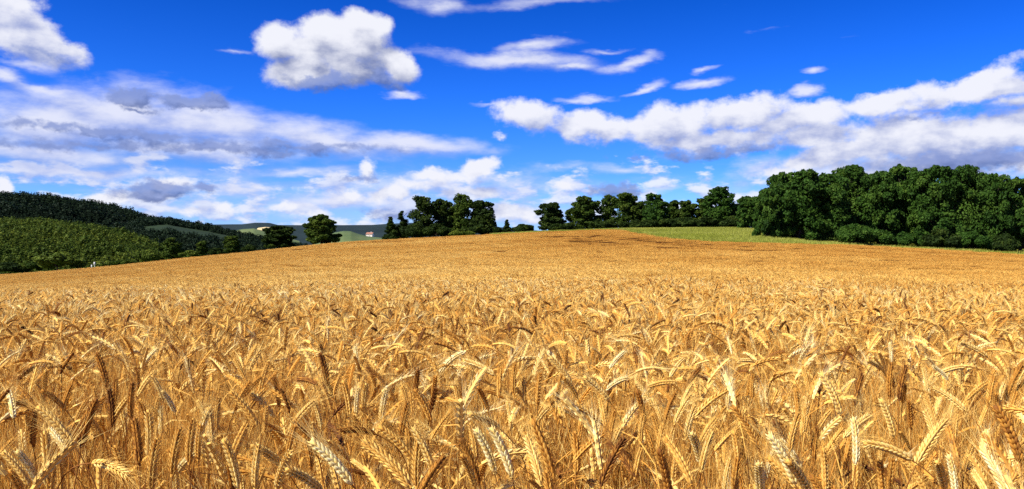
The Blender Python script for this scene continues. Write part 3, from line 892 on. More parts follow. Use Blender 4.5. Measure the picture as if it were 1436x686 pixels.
# row on the crest
RG = 'trees in the row on the crest'
ROW = [(773, 283, 44, 'skirt', M_DARKTREE, 172, 'leftmost round tree of the crest row'),
       (819, 274, 50, 'skirt', M_OAK, 174, 'second tree of the crest row, broad and round'),
       (853, 272, 30, 'slim', M_OAK, 178, 'slim tree squeezed behind the two round crest trees'),
       (876, 269, 42, 'skirt', M_OAK, 174, 'highest round tree of the left half of crest row'),
       (898, 282, 26, 'slim', M_OAK, 180, 'thin lower tree with sky gaps in the crest row'),
       (917, 270, 44, 'skirt', M_GROVE, 172, 'brighter round tree above the tip of the meadow'),
       (943, 281, 30, 'slim', M_OAK, 177, 'narrow tree right of the brighter round crest tree'),
       (964, 280, 34, 'skirt', M_OAK, 175, 'small round tree in the middle of the crest row'),
       (986, 278, 26, 'slim', M_OAK, 174, 'narrow tree just left of the tall pale crest tree'),
       (1008, 262, 46, 'slim', M_GROVE, 170, 'tall lighter green tree standing highest in the crest row'),
       (1030, 284, 36, 'skirt', M_OAK, 172, 'lower dark tree right of the tall lighter crest tree'),
       (1050, 274, 40, 'skirt', M_GROVE, 150, 'lighter green tree at the left shoulder of the big grove'),
       (1000, 292, 50, 'skirt', M_OAK, 180, 'low round tree filling in behind the tall crest tree')]
for x, t, w, f, m, d, lb in ROW:
    plant_tree('broadleaf_tree', lb, 'tree', RG, x, t, w * 1.14, d, f, m, dens=1.1)
HB = [(790, 310, 'left of the row'), (846, 306, 'below the slim crest tree'), (886, 306, 'below the highest left crest tree'), (908, 305, 'above the tip of the meadow'), (935, 303, 'below the narrow crest tree'), (960, 302, 'below the small round crest tree'), (990, 302, 'left below the tall lighter tree'), (1022, 301, 'right below the tall lighter tree'), (1048, 300, 'left of the big grove')]
for x, t, lb in HB:
    plant_tree('bush', 'dark hedge bush along the crest, ' + lb, 'bush', 'hedge bushes along the crest', x, t, 44, 168, 'bush', M_DARKTREE)
# the big grove on the right
GG = 'trees of the big grove on the right'
def edge_dist(x):
    return float(np.interp((x - CX) / FPX, _Du, _D))
GROVE = [(1075, 262, 44, 20, 'low shoulder tree at the very left edge of the big grove'),
         (1094, 240, 62, 24, 'first high tree at the left end of the big grove'),
         (1122, 236, 84, 16, 'broad tree second from the left in the big grove'),
         (1160, 241, 78, 12, 'slightly lower tree left of the grove\'s ragged peak'),
         (1191, 229, 80, 14, 'tree forming the ragged left peak of the big grove'),
         (1232, 238, 76, 10, 'lower tree in the dip between the grove\'s two peaks'),
         (1268, 229, 80, 12, 'tree starting the right peak of the big grove'),
         (1310, 230, 84, 8, 'wide tree in the centre of the grove\'s right half'),
         (1352, 229, 84, 9, 'high tree right of the wide central grove tree'),
         (1392, 242, 66, 8, 'lower tree near the right edge with a sky gap'),
         (1430, 247, 76, 10, 'tree cut off by the right edge of the photo'),
         (1490, 240, 90, 10, None), (1550, 240, 90, 12, None)]
for x, t, w, dd, lb in GROVE:
    if lb is None:
        lb = 'further grove tree standing beyond the right edge of view'
    plant_tree('broadleaf_tree', lb, 'tree', GG, x, t, w, edge_dist(x) + dd, 'skirt', M_GROVE, 0.17, 4, dens=1.5)
BACK = [(1112, 246), (1142, 243), (1178, 240), (1214, 240), (1250, 240), (1290, 236), (1332, 237), (1372, 240), (1412, 250), (1460, 246)]
BL = ['behind the two leftmost', 'behind the broad second', 'behind the lower left', 'just right of the left peak, behind the', 'behind the dip between', 'behind the right peak of', 'behind the wide central', 'behind the high right', 'behind the sky gap by the right', 'behind the rightmost cut-off']
for (x, t), b in zip(BACK, BL):
    plant_tree('broadleaf_tree', 'grove tree in the second rank, ' + b + ' grove trees', 'tree', GG, x, t, 78, edge_dist(x) + 26, 'skirt', M_GROVE, 0.2, 4, dens=1.2)
SH = [(1195, 308, 62, 5, M_GROVE, 'large bright shrub at the foot of the grove'), (1232, 318, 44, 4, M_GROVE, 'bright drooping shrub where meadow, grove and wheat meet'), (1142, 316, 50, 14, M_GROVE, 'shrub at the grove foot above the meadow'),
      (1105, 312, 44, 22, M_DARKTREE, 'dark shrub under the left end of the grove'), (1272, 322, 50, 5, M_GROVE, 'low shrub at the field edge below right grove peak'), (1318, 318, 56, 5, M_DARKTREE, 'dark shrub at the field edge in the grove\'s right half'),
      (1362, 322, 50, 5, M_GROVE, 'green shrub at the field edge near right sky gap'), (1408, 326, 50, 5, M_DARKTREE, 'dark shrub at the field edge by the photo\'s right side'), (1165, 326, 40, 9, M_DARKTREE, 'dark low shrub left of the large bright shrub')]
for x, t, w, dd, m, lb in SH:
    plant_tree('shrub', lb, 'shrub', 'shrubs at the foot of the grove', x, t, w, edge_dist(x) + dd, 'bush', m, 0.16)

# ------------------------------------------------------------------ farmhouse and marker posts
def house():
    Y = 1290.0; X = (519 - CX) / FPX * Y; z = (HY - 331.0) / FPX * Y + EYE
    r = empty('farmhouse', (X, Y, z), R(-18))
    tag(r, 'small white farmhouse on the pale meadow below the far ridge', 'house')
    mb = MB(); mb.add(*box(-5.5, 5.5, -3.5, 3.5, -1.5, 3.0))
    mb.add([(-5.5, -3.5, 3), (-5.5, 3.5, 3), (-5.5, 0, 5.6), (5.5, -3.5, 3), (5.5, 3.5, 3), (5.5, 0, 5.6)], [(0, 2, 1), (3, 4, 5)])
    mb.build('wall', M_PLASTER, r)
    mb = MB()
    for s in (-1, 1):
        V = [(-6, s * 4.0, 2.75), (6, s * 4.0, 2.75), (6, 0, 5.75), (-6, 0, 5.75), (-6, s * 4.0, 2.95), (6, s * 4.0, 2.95), (6, 0, 5.98), (-6, 0, 5.98)]
        mb.add(V, [(0, 1, 2), (0, 2, 3), (4, 6, 5), (4, 7, 6), (0, 5, 1), (0, 4, 5), (1, 5, 6), (1, 6, 2), (3, 7, 4), (3, 4, 0)])
    rf = mb.build('roof', M_ROOF, r)
    mb = MB(); mb.add(*box(1.6, 2.5, -0.5, 0.5, 5.3, 6.9)); mb.build('chimney', M_PLASTER, rf)
    for xx in (-3.8, -1.2, 3.6):
        mb = MB(); mb.add(*box(xx - 0.6, xx + 0.6, -3.56, -3.5, 0.9, 2.2)); mb.build('window', M_GLASS, r)
    mb = MB(); mb.add(*box(0.8, 1.8, -3.56, -3.5, -0.6, 1.9)); mb.build('door', M_DOOR, r)
house()

def post(x, top, Y, w, label):
    X = (x - CX) / FPX * Y
    g0 = gz(X, Y); H = (HY - top) / FPX * Y + EYE - g0
    o = empty('marker_post', (X, Y, g0)); tag(o, label, 'marker post', 'white marker posts')
    mb = MB(); mb.add(*tube([(0, 0, -0.2), (0, 0, H - 0.55)], 0.06, 8)); mb.build('pole', M_WHITE, o)
    mb = MB()
    mb.add(*tube([(0, 0, H - 0.55), (0, 0, H - 0.5), (0, 0, H - 0.05), (0, 0, H)], [w * 0.7, w, w * 0.9, w * 0.5], 10)); mb.build('cap', M_WHITE, o, True)
post(132.5, 367.5, 156, 0.17, 'taller slim white post right of the yellow-green bush')
post(128.5, 371.5, 155.5, 0.13, 'shorter white post just left of the taller one')

# ------------------------------------------------------------------ wheat
def spikelet_template(detail):
    if detail == 2:
        rings, rad, sides = [0, 0.22, 0.6, 0.86, 1.0], [0.35, 0.95, 1.0, 0.5, 0.06], 5
        return tube([(0, 0, t) for t in rings], rad, sides, False)
    if detail == 1:
        return tube([(0, 0, 0), (0, 0, 0.45), (0, 0, 1.0)], [0.3, 1.0, 0.06], 4, False)
    return np.array([(1, 0, .4), (-.5, .87, .4), (-.5, -.87, .4), (0, 0, 0), (0, 0, 1.0)]), np.array([(0, 1, 4), (1, 2, 4), (2, 0, 4), (1, 0, 3), (2, 1, 3), (0, 2, 3)])
SPK = {d: spikelet_template(d) for d in (0, 1, 2)}

def frame_place(V, o, zdir, xdir, sx, sy, sz):
    z = zdir / np.linalg.norm(zdir); x = xdir - z * np.dot(xdir, z); x /= np.linalg.norm(x); y = np.cross(z, x)
    return o + V[:, 0:1] * sx * x + V[:, 1:2] * sy * y + V[:, 2:3] * sz * z

def plant(g, detail, height=1.0, nod=0.5, lean=0.06, earL=0.085, awn=1.0, leaf=True, ear=True, curl=None, awn_r=0.00014):
    """a ripe wheat plant bending towards +X; returns parts and the ear's base and tip"""
    parts = {'stem': MB(), 'ear': MB(), 'awns': MB(), 'leaf': MB(), 'second_leaf': MB()}
    Ls = height * 0.97
    curl = nod * 0.45 + 0.15 if curl is None else curl
    ns, ne = (14, 12) if detail == 2 else ((8, 8) if detail == 1 else (5, 4))
    neck = 0.17
    ss = np.concatenate([np.linspace(0, Ls - neck, ns // 2 + 1), np.linspace(Ls - neck, Ls, ns - ns // 2)[1:]])
    def theta(s):
        t = np.clip((s - (Ls - neck)) / neck, 0, 1)
        te = np.clip((s - Ls) / earL, 0, 1)
        return lean * (s / Ls) + nod * t * t * (3 - 2 * t) + curl * te
    fine_s = np.linspace(0, Ls + earL, 160)
    th = theta(fine_s); ds = fine_s[1] - fine_s[0]
    px_ = np.cumsum(np.sin(th)) * ds; pz_ = np.cumsum(np.cos(th)) * ds
    wob = 0.006 * np.sin(fine_s * 9 + g.uniform(0, 6))
    def pos(s):
        return np.stack([np.interp(s, fine_s, px_), np.interp(s, fine_s, wob), np.interp(s, fine_s, pz_)], -1)
    stem_r = np.interp(ss, [0, Ls], [0.0019, 0.0011]) * (1.0 if detail else 1.3)
    parts['stem'].add(*tube(pos(ss), stem_r, 5 if detail == 2 else 3, False), tone=0.45)
    base, tip = pos(np.array([Ls]))[0], pos(np.array([Ls + earL]))[0]
    if ear:
        se = np.linspace(Ls, Ls + earL, ne + 1)
        pe = pos(se)
        roll = g.uniform(0, math.pi)
        if detail >= 1:
            parts['ear'].add(*tube(pe, 0.0032 if detail == 2 else 0.0036, 4, True), tone=0.4)
        nn = {2: 20, 1: 12, 0: 5}[detail]
        V0, T0 = SPK[detail]
        for k in range(nn):
            t = (k + 0.3) / nn
            s = Ls + earL * t * 0.93
            a2 = pos(np.array([s, s + 0.002])); o = a2[0]; T = a2[1] - a2[0]; T /= np.linalg.norm(T)
            side = np.cross(T, (0, 1.0, 0)); side /= np.linalg.norm(side); bi = np.cross(T, side)
            N = side * math.cos(roll) + bi * math.sin(roll); B = np.cross(T, N)
            sg = 1 if k % 2 else -1
            prof = 0.55 + 0.55 * math.sin(math.pi * min(1, t * 0.9 + 0.12)) ** 0.7
            if detail == 2:
                for q, (w1, w2, ang) in enumerate(((1.0, 0.0, 0.42), (0.45, 0.85, 0.34), (0.45, -0.85, 0.34))):
                    d = T * math.cos(ang) + (N * sg * w1 + B * w2) * math.sin(ang) * 1.1
                    oo = o + (N * sg * 0.0018 * w1 + B * 0.0018 * w2)
                    parts['ear'].add(frame_place(V0, oo, d, B, 0.0026 * prof, 0.0019 * prof, 0.0134 * (0.8 + 0.25 * prof)), T0, 0, 0.5 + g.uniform(-0.09, 0.14))
                    if q < 3 and awn > 0 and (q > 0 or k % 2):
                        st = oo + d / np.linalg.norm(d) * 0.012
                        l = awn * g.uniform(0.03, 0.075)
                        dd = T + (N * sg * w1 + B * w2) * g.uniform(0.12, 0.36) + g.normal(size=3) * 0.10
                        dd /= np.linalg.norm(dd)
                        m1 = st + dd * l * 0.5 + np.array([0, 0, 0.002]); e1 = st + dd * l + (T * 0.05 - dd * 0.03) * l + g.normal(size=3) * 0.002
                        parts['awns'].add(*tube([st, m1, e1], [awn_r * 1.5, awn_r * 1.1, awn_r * 0.5], 3, False), tone=0.55)
            elif detail == 1:
                d = T * 0.93 + N * sg * 0.36
                parts['ear'].add(frame_place(V0, o + N * sg * 0.0022, d, B, 0.0037 * prof, 0.0028 * prof, 0.0145), T0, 0, 0.5 + g.uniform(-0.10, 0.14))
                if awn > 0:
                    for q in range(3):
                        l = awn * g.uniform(0.025, 0.065)
                        dd = T + N * sg * g.uniform(0.1, 0.4) + B * g.uniform(-0.35, 0.35); dd /= np.linalg.norm(dd)
                        st = o + d * 0.012; w = B * awn_r * 1.6
                        parts['awns'].add([st - w, st + w, st + dd * l], [(0, 1, 2)], tone=0.55)
            else:
                d = T * 0.95 + N * sg * 0.25
                parts['ear'].add(frame_place(V0, o, d, B, 0.0075 * prof, 0.006 * prof, 0.026), T0, 0, 0.5 + g.uniform(-0.08, 0.12))
                if awn > 0:
                    for q in range(2):
                        l = 0.06
                        dd = T + N * sg * g.uniform(0.1, 0.35) + B * g.uniform(-0.3, 0.3); w = B * 0.0012
                        parts['awns'].add([o - w, o + w, o + dd * l], [(0, 1, 2)], tone=0.55)
    if leaf:
        for q in range(2 if detail else 1):
            s0 = Ls * g.uniform(0.45, 0.86); p0 = pos(np.array([s0]))[0]
            a = g.uniform(0, 2 * math.pi); el0 = g.uniform(0.7, 1.3); drop = g.uniform(1.2, 3.2); ll = g.uniform(0.10, 0.22)
            n_ = 7 if detail == 2 else 4
            p = p0.copy(); V = []; h = np.array([math.cos(a), math.sin(a), 0]); sd_ = np.array([-math.sin(a), math.cos(a), 0])
            tw = g.uniform(-1.5, 1.5)
            for i in range(n_):
                t = i / (n_ - 1)
                e_ = el0 - drop * t
                dirv = h * math.cos(e_) + np.array([0, 0, math.sin(e_)])
                if i: p = p + dirv * ll / (n_ - 1)
                up = np.cross(dirv, sd_)
                wv = (sd_ * math.cos(tw * t) + up * math.sin(tw * t)) * 0.0038 * (1 - t ** 2.5 + 0.02)
                V += [p - wv, p + wv]
            T = []
            for i in range(n_ - 1):
                T += [(2 * i, 2 * i + 1, 2 * i + 3), (2 * i, 2 * i + 3, 2 * i + 2)]
            parts['second_leaf' if q else 'leaf'].add(V, T, 0, 0.45 + g.uniform(-0.15, 0.2))
    return parts, base, tip

def merged(mb, parts, M3, off, tshift):
    for nm, mi in (('ear', 0), ('awns', 1), ('stem', 2), ('leaf', 3), ('second_leaf', 3)):
        b = parts[nm]
        if not b.v:
            continue
        V = np.concatenate(b.v) @ M3.T + off
        T = np.concatenate(b.t)
        mb.add(V, T, mi, np.concatenate(b.a) + tshift)

def rotz(a):
    c, s = math.cos(a), math.sin(a)
    return np.array([[c, -s, 0], [s, c, 0], [0, 0, 1.0]])

def pick_nod(g):
    return float(np.clip(abs(g.normal(0.0, 0.58)) + 0.08, 0.1, 2.2))

def tone_of(g, even=False):
    if even:
        return g.uniform(0.0, 0.20)
    r = g.random()
    return g.uniform(-0.42, -0.24) if r < 0.06 else (g.uniform(-0.06, 0.14) if r < 0.45 else g.uniform(0.12, 0.38))

def strands(mb, g, size, count, w, z0=0.62, z1=0.97):
    """loose dry blades and beard hairs standing among the ears"""
    for k in range(count):
        x, y = g.uniform(-size / 2, size / 2, 2)
        d = np.array([g.normal(0, 0.32), g.normal(0, 0.32), 1.0]); d /= np.linalg.norm(d)
        l = g.uniform(0.08, 0.24); zt = g.uniform(z0 + 0.1, z1)
        top = np.array([x, y, zt]); bot = top - d * l
        a = g.uniform(0, math.pi); s_ = np.array([math.cos(a), math.sin(a), 0]) * w * g.uniform(0.6, 1.6)
        mid = (top + bot) / 2 + g.normal(size=3) * 0.008
        mb.add([bot - s_, bot + s_, mid + s_, mid - s_, top], [(0, 1, 2), (0, 2, 3), (3, 2, 4)], 1, 0.5 + g.uniform(-0.25, 0.3))

def patch_mesh(name, seed, size, count, detail, h0=0.94, hs=0.045, lib_n=10, earless=0.0, awn_r=0.0005, earL=0.080, awn=1.0, strand=(0, 0.0005)):
    g = np.random.default_rng(seed)
    lib = []
    for k in range(lib_n):
        lib.append(plant(g, detail, 1.0, pick_nod(g), g.uniform(0.02, 0.14), earL * g.uniform(0.85, 1.15), awn, True, g.random() >= earless, awn_r=awn_r))
    mb = MB()
    # prevailing lean towards -X is set by the direction each plant bends
    for k in range(count):
        parts, b, t = lib[g.integers(lib_n)]
        top = max(b[2], t[2]); h = g.normal(h0, hs)
        s = h / top
        a = g.uniform(0, 2 * math.pi)
        M3 = rotz(a) @ np.diag([1, 1, s])
        off = np.array([g.uniform(-size / 2, size / 2), g.uniform(-size / 2, size / 2), 0])
        merged(mb, parts, M3, off, tone_of(g, detail == 0))
    strands(mb, g, size, strand[0], strand[1], h0 - 0.33, h0 + 0.03)
    return mb.mesh(name, WMATS)

protos = []
N0, N1, N2, NS = 8, 6, 8, 6
for k in range(N0): protos.append(patch_mesh('near', 200 + k, 0.42, 54, 1, 0.94, 0.05, 22, awn_r=0.00025, earless=0.42, strand=(1300, 0.0004)))
for k in range(N1): protos.append(patch_mesh('middle', 300 + k, 0.9, 270, 1, 0.95, 0.04, 14, awn_r=0.0004, earL=0.072, earless=0.35, strand=(2200, 0.0007)))
for k in range(N2): protos.append(patch_mesh('far', 400 + k, 1.3, 330, 0, 0.955, 0.025, 8, earL=0.09))
for k in range(NS): protos.append(patch_mesh('straw', 500 + k, 0.36, 46, 1, 0.85, 0.06, 14, earless=0.75, awn_r=0.00025, strand=(1500, 0.00036)))
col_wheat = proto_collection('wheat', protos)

P, RT, SC, VI = [], [], [], []
def grid_points(step, y0, y1, umax, cond, vlo, vn, jitter=0.45, dz=0.0, smin=0.94, smax=1.05):
    ys = np.arange(y0, y1, step)
    for y in ys:
        half = umax * max(y, 1.5) + 1.0
        xs = np.arange(-half, half, step)
        X = xs + rng.uniform(-jitter, jitter, len(xs)) * step; Y = y + rng.uniform(-jitter, jitter, len(xs)) * step
        k = cond(X, Y)
        X, Y = X[k], Y[k]; n_ = len(X)
        if not n_: continue
        P.append(np.stack([X, Y, ground_z(X, Y) + dz - STREAK(X, Y)], -1))
        RT.append(np.stack([rng.normal(0, 0.012, n_), rng.normal(0, 0.012, n_), rng.uniform(0, 6.283, n_)], -1))
        s = rng.uniform(smin, smax, n_); SC.append(np.stack([s, s, s], -1))
        VI.append(vlo + rng.integers(0, vn, n_))

# trodden or lodged streaks: x0,y0 -> x1,y1 in the photo, depth of the hollow, half depth in metres
_Yt = np.geomspace(8, 150, 400)
def ray_to_field(x, y):
    u = (x - CX) / FPX
    v = crop_top(u * _Yt, _Yt) / _Yt
    k = int(np.argmax(v >= (HY - y) / FPX)) if (v >= (HY - y) / FPX).any() else len(_Yt) - 1
    return u * _Yt[k], _Yt[k]
STR = []
for x0, y0, x1, y1, dp, hw in ((772, 331, 812, 335, .3, 2.2), (812, 337, 862, 343, .3, 1.6), (830, 330, 850, 333, .3, 2.2), (880, 334, 975, 344, .3, 1.8), (932, 346, 958, 347.5, .4, 1.6),
                               (1030, 349, 1062, 349.5, .35, 1.4), (480, 341, 560, 338.5, .25, 2.2), (600, 343, 650, 341, .25, 1.6), (390, 352, 470, 347, .2, 2.0), (704, 351.5, 724, 351.8, .35, 1.2),
                               (1345, 362, 1440, 366, .4, 1.8), (1228, 363, 1252, 364, .35, 1.0), (1225, 350, 1330, 356, .22, 1.8), (1000, 344, 1120, 349, .2, 1.2)):
    a, b = ray_to_field(x0, y0), ray_to_field(x1, y1)
    STR.append((np.array(a), np.array(b), dp, hw))
def STREAK(X, Y):
    z = np.zeros_like(X)
    Pp = np.stack([X, Y], -1)
    for a, b, dp, hw in STR:
        ab = b - a
        t = np.clip(((Pp - a) @ ab) / (ab @ ab), 0, 1)
        d = np.linalg.norm(Pp - (a + t[:, None] * ab), axis=1)
        z = np.maximum(z, 1.05 * dp * np.exp(-(d / hw) ** 4))
    return z

HERO_Y = 2.1
r2 = lambda X, Y: np.hypot(X, Y)
inview = lambda X, Y: (Y > 0.5) & (np.abs(X) < 0.72 * Y + 0.12)
infield = lambda X, Y: field_depth(X, Y)[1] < field_depth(X, Y)[0] - 0.2
NA, NB, NC, ND = 0, N0, N0 + N1, N0 + N1 + N2
grid_points(0.36, -2.6, 5.2, 0.9, lambda X, Y: (r2(X, Y) > 0.95) & ~(inview(X, Y) & (Y < HERO_Y)), NA, N0)
grid_points(0.30, 0.6, HERO_Y + 0.3, 0.8, lambda X, Y: (r2(X, Y) > 0.95) & inview(X, Y), ND, NS)
grid_points(0.80, 5.0, 17.0, 0.9, lambda X, Y: X == X, NB, N1)
grid_points(1.18, 16.6, 153.0, 0.86, infield, NC, N2)
P, RT, SC, VI = map(np.concatenate, (P, RT, SC, VI))
print('wheat patches', len(P))
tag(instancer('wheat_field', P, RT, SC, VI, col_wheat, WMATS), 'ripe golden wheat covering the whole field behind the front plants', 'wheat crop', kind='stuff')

# individually built plants of the front rows: tip x, tip y, ear base x, base y, colour, droop
PALE, WHITE, GOLD, ORANGE, BROWN, DARK = 0.66, 0.84, 0.50, 0.36, 0.24, 0.12  # ear colours; darkest partly stand for shaded ears, palest for sunlit ones
TR = [(52, 570, 100, 623, PALE), (190, 663, 118, 655, PALE, 1), (207, 575, 207, 640, PALE), (220, 620, 211, 684, GOLD), (135, 560, 112, 628, BROWN), (184, 595, 198, 645, BROWN),
      (253, 600, 240, 670, GOLD), (293, 580, 272, 632, WHITE), (315, 620, 331, 682, PALE), (343, 608, 324, 645, GOLD), (322, 549, 360, 600, GOLD), (2, 557, 27, 578, WHITE),
      (60, 605, 66, 682, PALE), (152, 552, 156, 592, DARK), (440, 563, 405, 606, PALE), (435, 618, 493, 681, WHITE), (505, 622, 578, 683, GOLD), (482, 603, 520, 612, BROWN),
      (531, 598, 580, 648, GOLD), (578, 600, 608, 662, PALE), (543, 552, 533, 588, WHITE), (668, 605, 693, 662, WHITE), (688, 600, 718, 670, WHITE), (646, 618, 671, 676, BROWN),
      (658, 580, 701, 603, PALE), (410, 663, 445, 690, PALE), (515, 550, 507, 570, PALE), (412, 640, 382, 682, PALE), (358, 628, 393, 656, PALE),
      (745, 585, 778, 680, ORANGE), (877, 615, 843, 682, DARK), (797, 566, 840, 592, GOLD), (1022, 548, 972, 587, GOLD), (963, 612, 992, 650, WHITE), (926, 648, 938, 682, BROWN),
      (936, 625, 966, 668, GOLD), (1028, 570, 1064, 628, ORANGE), (1052, 658, 1080, 690, WHITE), (893, 555, 905, 588, BROWN), (740, 632, 757, 660, PALE),
      (1199, 590, 1199, 648, WHITE), (1079, 610, 1116, 680, WHITE), (1150, 520, 1180, 585, PALE), (1236, 562, 1254, 612, PALE), (1211, 622, 1280, 646, PALE), (1330, 590, 1284, 652, PALE),
      (1314, 547, 1350, 573, PALE), (1394, 563, 1434, 655, BROWN), (1387, 648, 1410, 690, WHITE), (1302, 652, 1338, 684, PALE),
      (128, 475, 155, 563, BROWN), (218, 492, 200, 513, WHITE), (218, 520, 193, 556, PALE), (75, 500, 53, 523, WHITE), (70, 525, 55, 543, PALE), (293, 513, 271, 535, GOLD), (12, 533, 47, 563, BROWN),
      (447, 488, 460, 552, DARK), (513, 515, 543, 543, DARK), (588, 528, 580, 550, DARK), (495, 492, 504, 515, WHITE), (613, 525, 658, 490, WHITE, 1), (645, 505, 698, 528, PALE), (414, 535, 447, 537, DARK),
      (615, 458, 653, 487, BROWN), (768, 497, 805, 545, PALE), (818, 528, 855, 563, PALE), (877, 495, 855, 515, WHITE), (880, 530, 850, 548, WHITE), (890, 498, 899, 523, DARK), (960, 508, 938, 525, PALE),
      (908, 543, 950, 537, GOLD), (980, 520, 963, 545, DARK), (998, 480, 1013, 520, DARK), (1033, 506, 1068, 510, PALE), (1271, 512, 1262, 563, DARK), (1251, 508, 1249, 560, BROWN), (1209, 528, 1201, 565, DARK),
      (1249, 488, 1249, 505, WHITE), (1312, 528, 1354, 515, PALE, 1), (1214, 506, 1241, 520, PALE), (1434, 512, 1412, 563, BROWN), (1347, 480, 1387, 502, PALE), (1364, 465, 1387, 478, BROWN),
      (1255, 461, 1262, 487, DARK), (1158, 479, 1182, 492, GOLD)]

# plant library: bends of the ear from upright to hanging
NODS = [0.05, 0.25, 0.45, 0.68, 0.92, 1.2, 1.5, 1.85, 2.2]
LIB = []
gl = np.random.default_rng(55)
for nd in NODS:
    for rep in range(2):
        parts, b, t = plant(gl, 2, 1.12, nd, gl.uniform(0.02, 0.08), 0.088, 1.0, True, True, curl=0.25 + 0.25 * nd)
        me = {k: parts[k].mesh(k, [m], smooth=(k in ('ear', 'stem'))) for k, m in (('stem', M_STEM_H), ('ear', M_EAR_H), ('awns', M_AWN_H), ('leaf', M_LEAF_H), ('second_leaf', M_LEAF_H))}
        ang = math.atan2(t[0] - b[0], t[2] - b[2])
        LIB.append((ang, b, t, me))

heroes = []
def make_hero(mid, ang, side_rot, scale, tonev, info):
    """mid: where the middle of the ear stands; ang: ear's angle from upright; side_rot: which way it bends"""
    k = min(range(len(LIB)), key=lambda i: abs(LIB[i][0] - ang) + random.uniform(0, 0.08))
    a0, b, t, me = LIB[k]
    m = (b + t) / 2
    tilt = float(np.clip(ang - a0, -0.2, 0.2))
    M = Matrix.Rotation(side_rot, 4, 'Z') @ Matrix.Rotation(tilt, 4, 'Y')
    off = M @ Vector(m * scale)
    root = empty('wheat_plant', (mid[0] - off.x, mid[1] - off.y, mid[2] - off.z))
    root.rotation_euler = M.to_euler(); root.scale = (scale,) * 3
    root['category'] = 'wheat plant'; root['group'] = 'ripe wheat plants at the front of the field'
    eo = None
    for nm in ('stem', 'ear', 'awns', 'leaf', 'second_leaf'):
        o = bpy.data.objects.new('leaf' if nm == 'second_leaf' else nm, me[nm]); COL.objects.link(o)
        o.parent = eo if nm == 'awns' else root
        o.color = (tonev, tonev, tonev, 1)
        if nm == 'ear': eo = o
    heroes.append((root, info))

def depth_for(x, y, sink=0.005):
    """where a sight line meets the level a little under the tops of the crop"""
    u = (x - CX) / FPX; v = (HY - y) / FPX
    ys = np.linspace(0.5, 6.0, 1200)
    f = (crop_top(u * ys, ys) - sink) / ys
    return float(ys[np.argmax(f >= v)]) if (f >= v).any() else 6.0

for rec in TR:
    tx, ty, bx, by, tn = rec[:5]
    mx_, my_ = (tx + bx) / 2, (ty + by) / 2
    Y = depth_for(mx_, my_)
    Lp = math.hypot(tx - bx, ty - by)
    sc_ = Lp * Y / FPX / 0.088
    fore = 0.0
    if sc_ < 0.85:                      # the ear points partly towards or away from us
        fore = math.acos(max(0.35, sc_ / 0.9)); sc_ = 0.9
    sc_ = min(sc_, 1.2)
    ang = math.atan2(abs(tx - bx), by - ty)
    rot = (0.0 if tx > bx else math.pi) + (fore if ang > 0.25 else 0.0) * random.choice((-1, 1)) + random.uniform(-0.15, 0.15)
    u, v = (mx_ - CX) / FPX, (HY - my_) / FPX
    make_hero((u * Y, Y, v * Y + EYE), ang, rot, sc_, tn, (mx_, my_, ang, 'left' if tx < bx else 'right', tn))
gh = np.random.default_rng(99)
while len(heroes) < 300:
    Y = 0.98 + 1.25 * gh.random() ** 0.8
    x = gh.uniform(-20, 1456); u = (x - CX) / FPX
    z = float(crop_top(np.array([u * Y]), np.array([Y]))[0]) - abs(gh.normal(0.06, 0.07))
    y = HY - z / Y * FPX
    if y > 700 or any(abs(h[1][0] - x) < 9 and abs(h[1][1] - y) < 14 for h in heroes):
        continue
    ang = float(np.clip(abs(gh.normal(0.25, 0.42)), 0.05, 2.2))
    lr = 'left' if gh.random() < 0.6 else 'right'
    rot = (math.pi if lr == 'left' else 0.0) + gh.normal(0, 0.7)
    r = gh.random()
    tn = DARK if r < 0.03 else BROWN if r < 0.10 else ORANGE if r < 0.32 else GOLD if r < 0.72 else PALE if r < 0.95 else WHITE
    make_hero((u * Y, Y, z + EYE), ang, rot, gh.uniform(0.70, 0.95), tn, (x, y, ang, lr, tn))

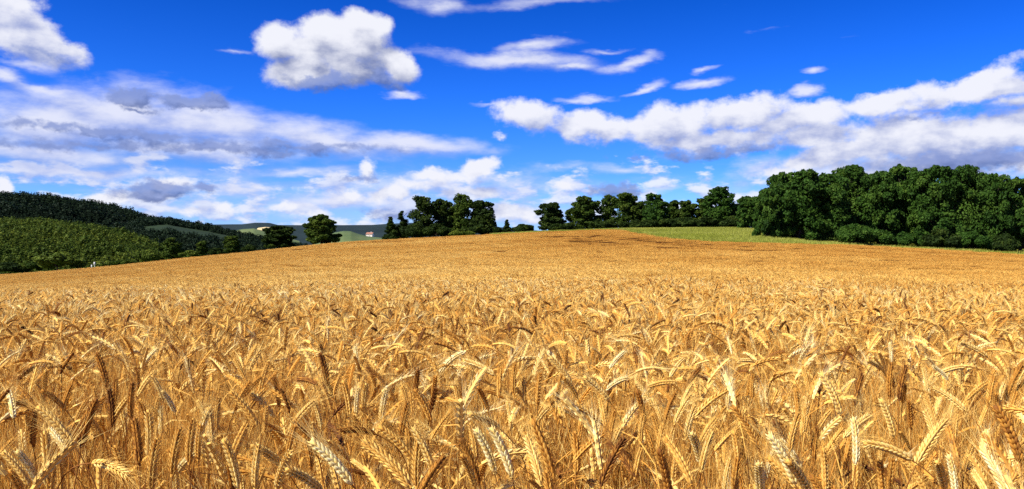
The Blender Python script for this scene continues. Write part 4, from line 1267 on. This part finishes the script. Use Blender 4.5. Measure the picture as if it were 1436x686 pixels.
# a label for each plant that singles it out
COLN = ['at the left edge', 'under the yellow-green bush', 'under the young tree', 'under the low round tree', 'under the lone round tree', 'under the dark clump', 'under the crest gap', 'under the crest row\'s left half', 'under the meadow tip', 'under the tall pale tree', 'under the grove\'s left end', 'under the grove\'s peak', 'under the grove\'s right half', 'at the right edge']
COLX = [45, 135, 245, 350, 450, 570, 690, 790, 890, 990, 1090, 1210, 1330, 9999]
tn_name = {PALE: 'pale', WHITE: 'whitish', GOLD: 'golden', ORANGE: 'orange', BROWN: 'brown', DARK: 'dark brown'}
ORD = ['leftmost', 'second from left', 'third from left', 'fourth from left', 'fifth from left', 'sixth from left', 'seventh from left', 'eighth from left', 'ninth from left']
from collections import defaultdict
bins = defaultdict(list)
for root, (x, y, ang, lr, tn) in heroes:
    c = next(i for i, xx in enumerate(COLX) if x < xx)
    row = 'lowest row' if y > 640 else 'second row up' if y > 590 else 'third row up' if y > 535 else 'back row'
    pose = 'upright' if ang < 0.22 else ('%s-leaning' % lr if ang < 1.0 else '%s-drooping' % lr)
    bins[(tn_name[tn], pose, row, COLN[c])].append((x, root))
for (t, p, rw, c), lst in bins.items():
    lst.sort(key=lambda q: q[0])
    for i, (x, root) in enumerate(lst):
        lab = '%s %s wheat ear, %s, %s' % (t, p, rw, c)
        if len(lst) > 1:
            lab += ', ' + ('rightmost' if i == len(lst) - 1 else ORD[i])
        root['label'] = lab
print('heroes', len(heroes))

# ------------------------------------------------------------------ meadow grass on the knoll
def grass_patch(seed):
    g = np.random.default_rng(seed); mb = MB()
    for k in range(420):
        x, y = g.uniform(-0.8, 0.8, 2); h = g.uniform(0.18, 0.5); a = g.uniform(0, 6.28); l = g.normal(0, 0.12, 2)
        w = np.array([math.cos(a), math.sin(a), 0]) * 0.018
        p = np.array([x, y, -0.03])
        m_ = p + (l[0] * .4, l[1] * .4, h * 0.6)
        mb.add([p - w, p + w, m_ + w * 0.7, m_ - w * 0.7, p + (l[0], l[1], h)], [(0, 1, 2), (0, 2, 3), (3, 2, 4)], 0, g.uniform(0.2, 0.75))
    return mb.mesh('tuft', [M_GRASS])
col_grass = proto_collection('meadow_tuft', [grass_patch(s) for s in range(4)])
gx, gy = [], []
for y in np.arange(78, 172, 1.25):
    xs = np.arange(-0.05 * y + 5, 0.95 * y, 1.25)
    X = xs + rng.uniform(-.5, .5, len(xs)); Y = np.full(len(xs), y) + rng.uniform(-.5, .5, len(xs))
    D, Ye = field_depth(X, Y)
    k = Ye > D + 0.6
    gx.append(X[k]); gy.append(Y[k])
gx, gy = np.concatenate(gx), np.concatenate(gy); n = len(gx)
s = rng.uniform(0.7, 1.25, n)
tag(instancer('meadow_grass', np.stack([gx, gy, ground_z(gx, gy)], -1), np.stack([np.zeros(n), np.zeros(n), rng.uniform(0, 6.28, n)], -1), np.stack([s, s, s], -1), rng.integers(0, 4, n), col_grass, M_GRASS),
    'sunlit strip of rough green meadow grass between wheat and trees', 'grass', kind='stuff')
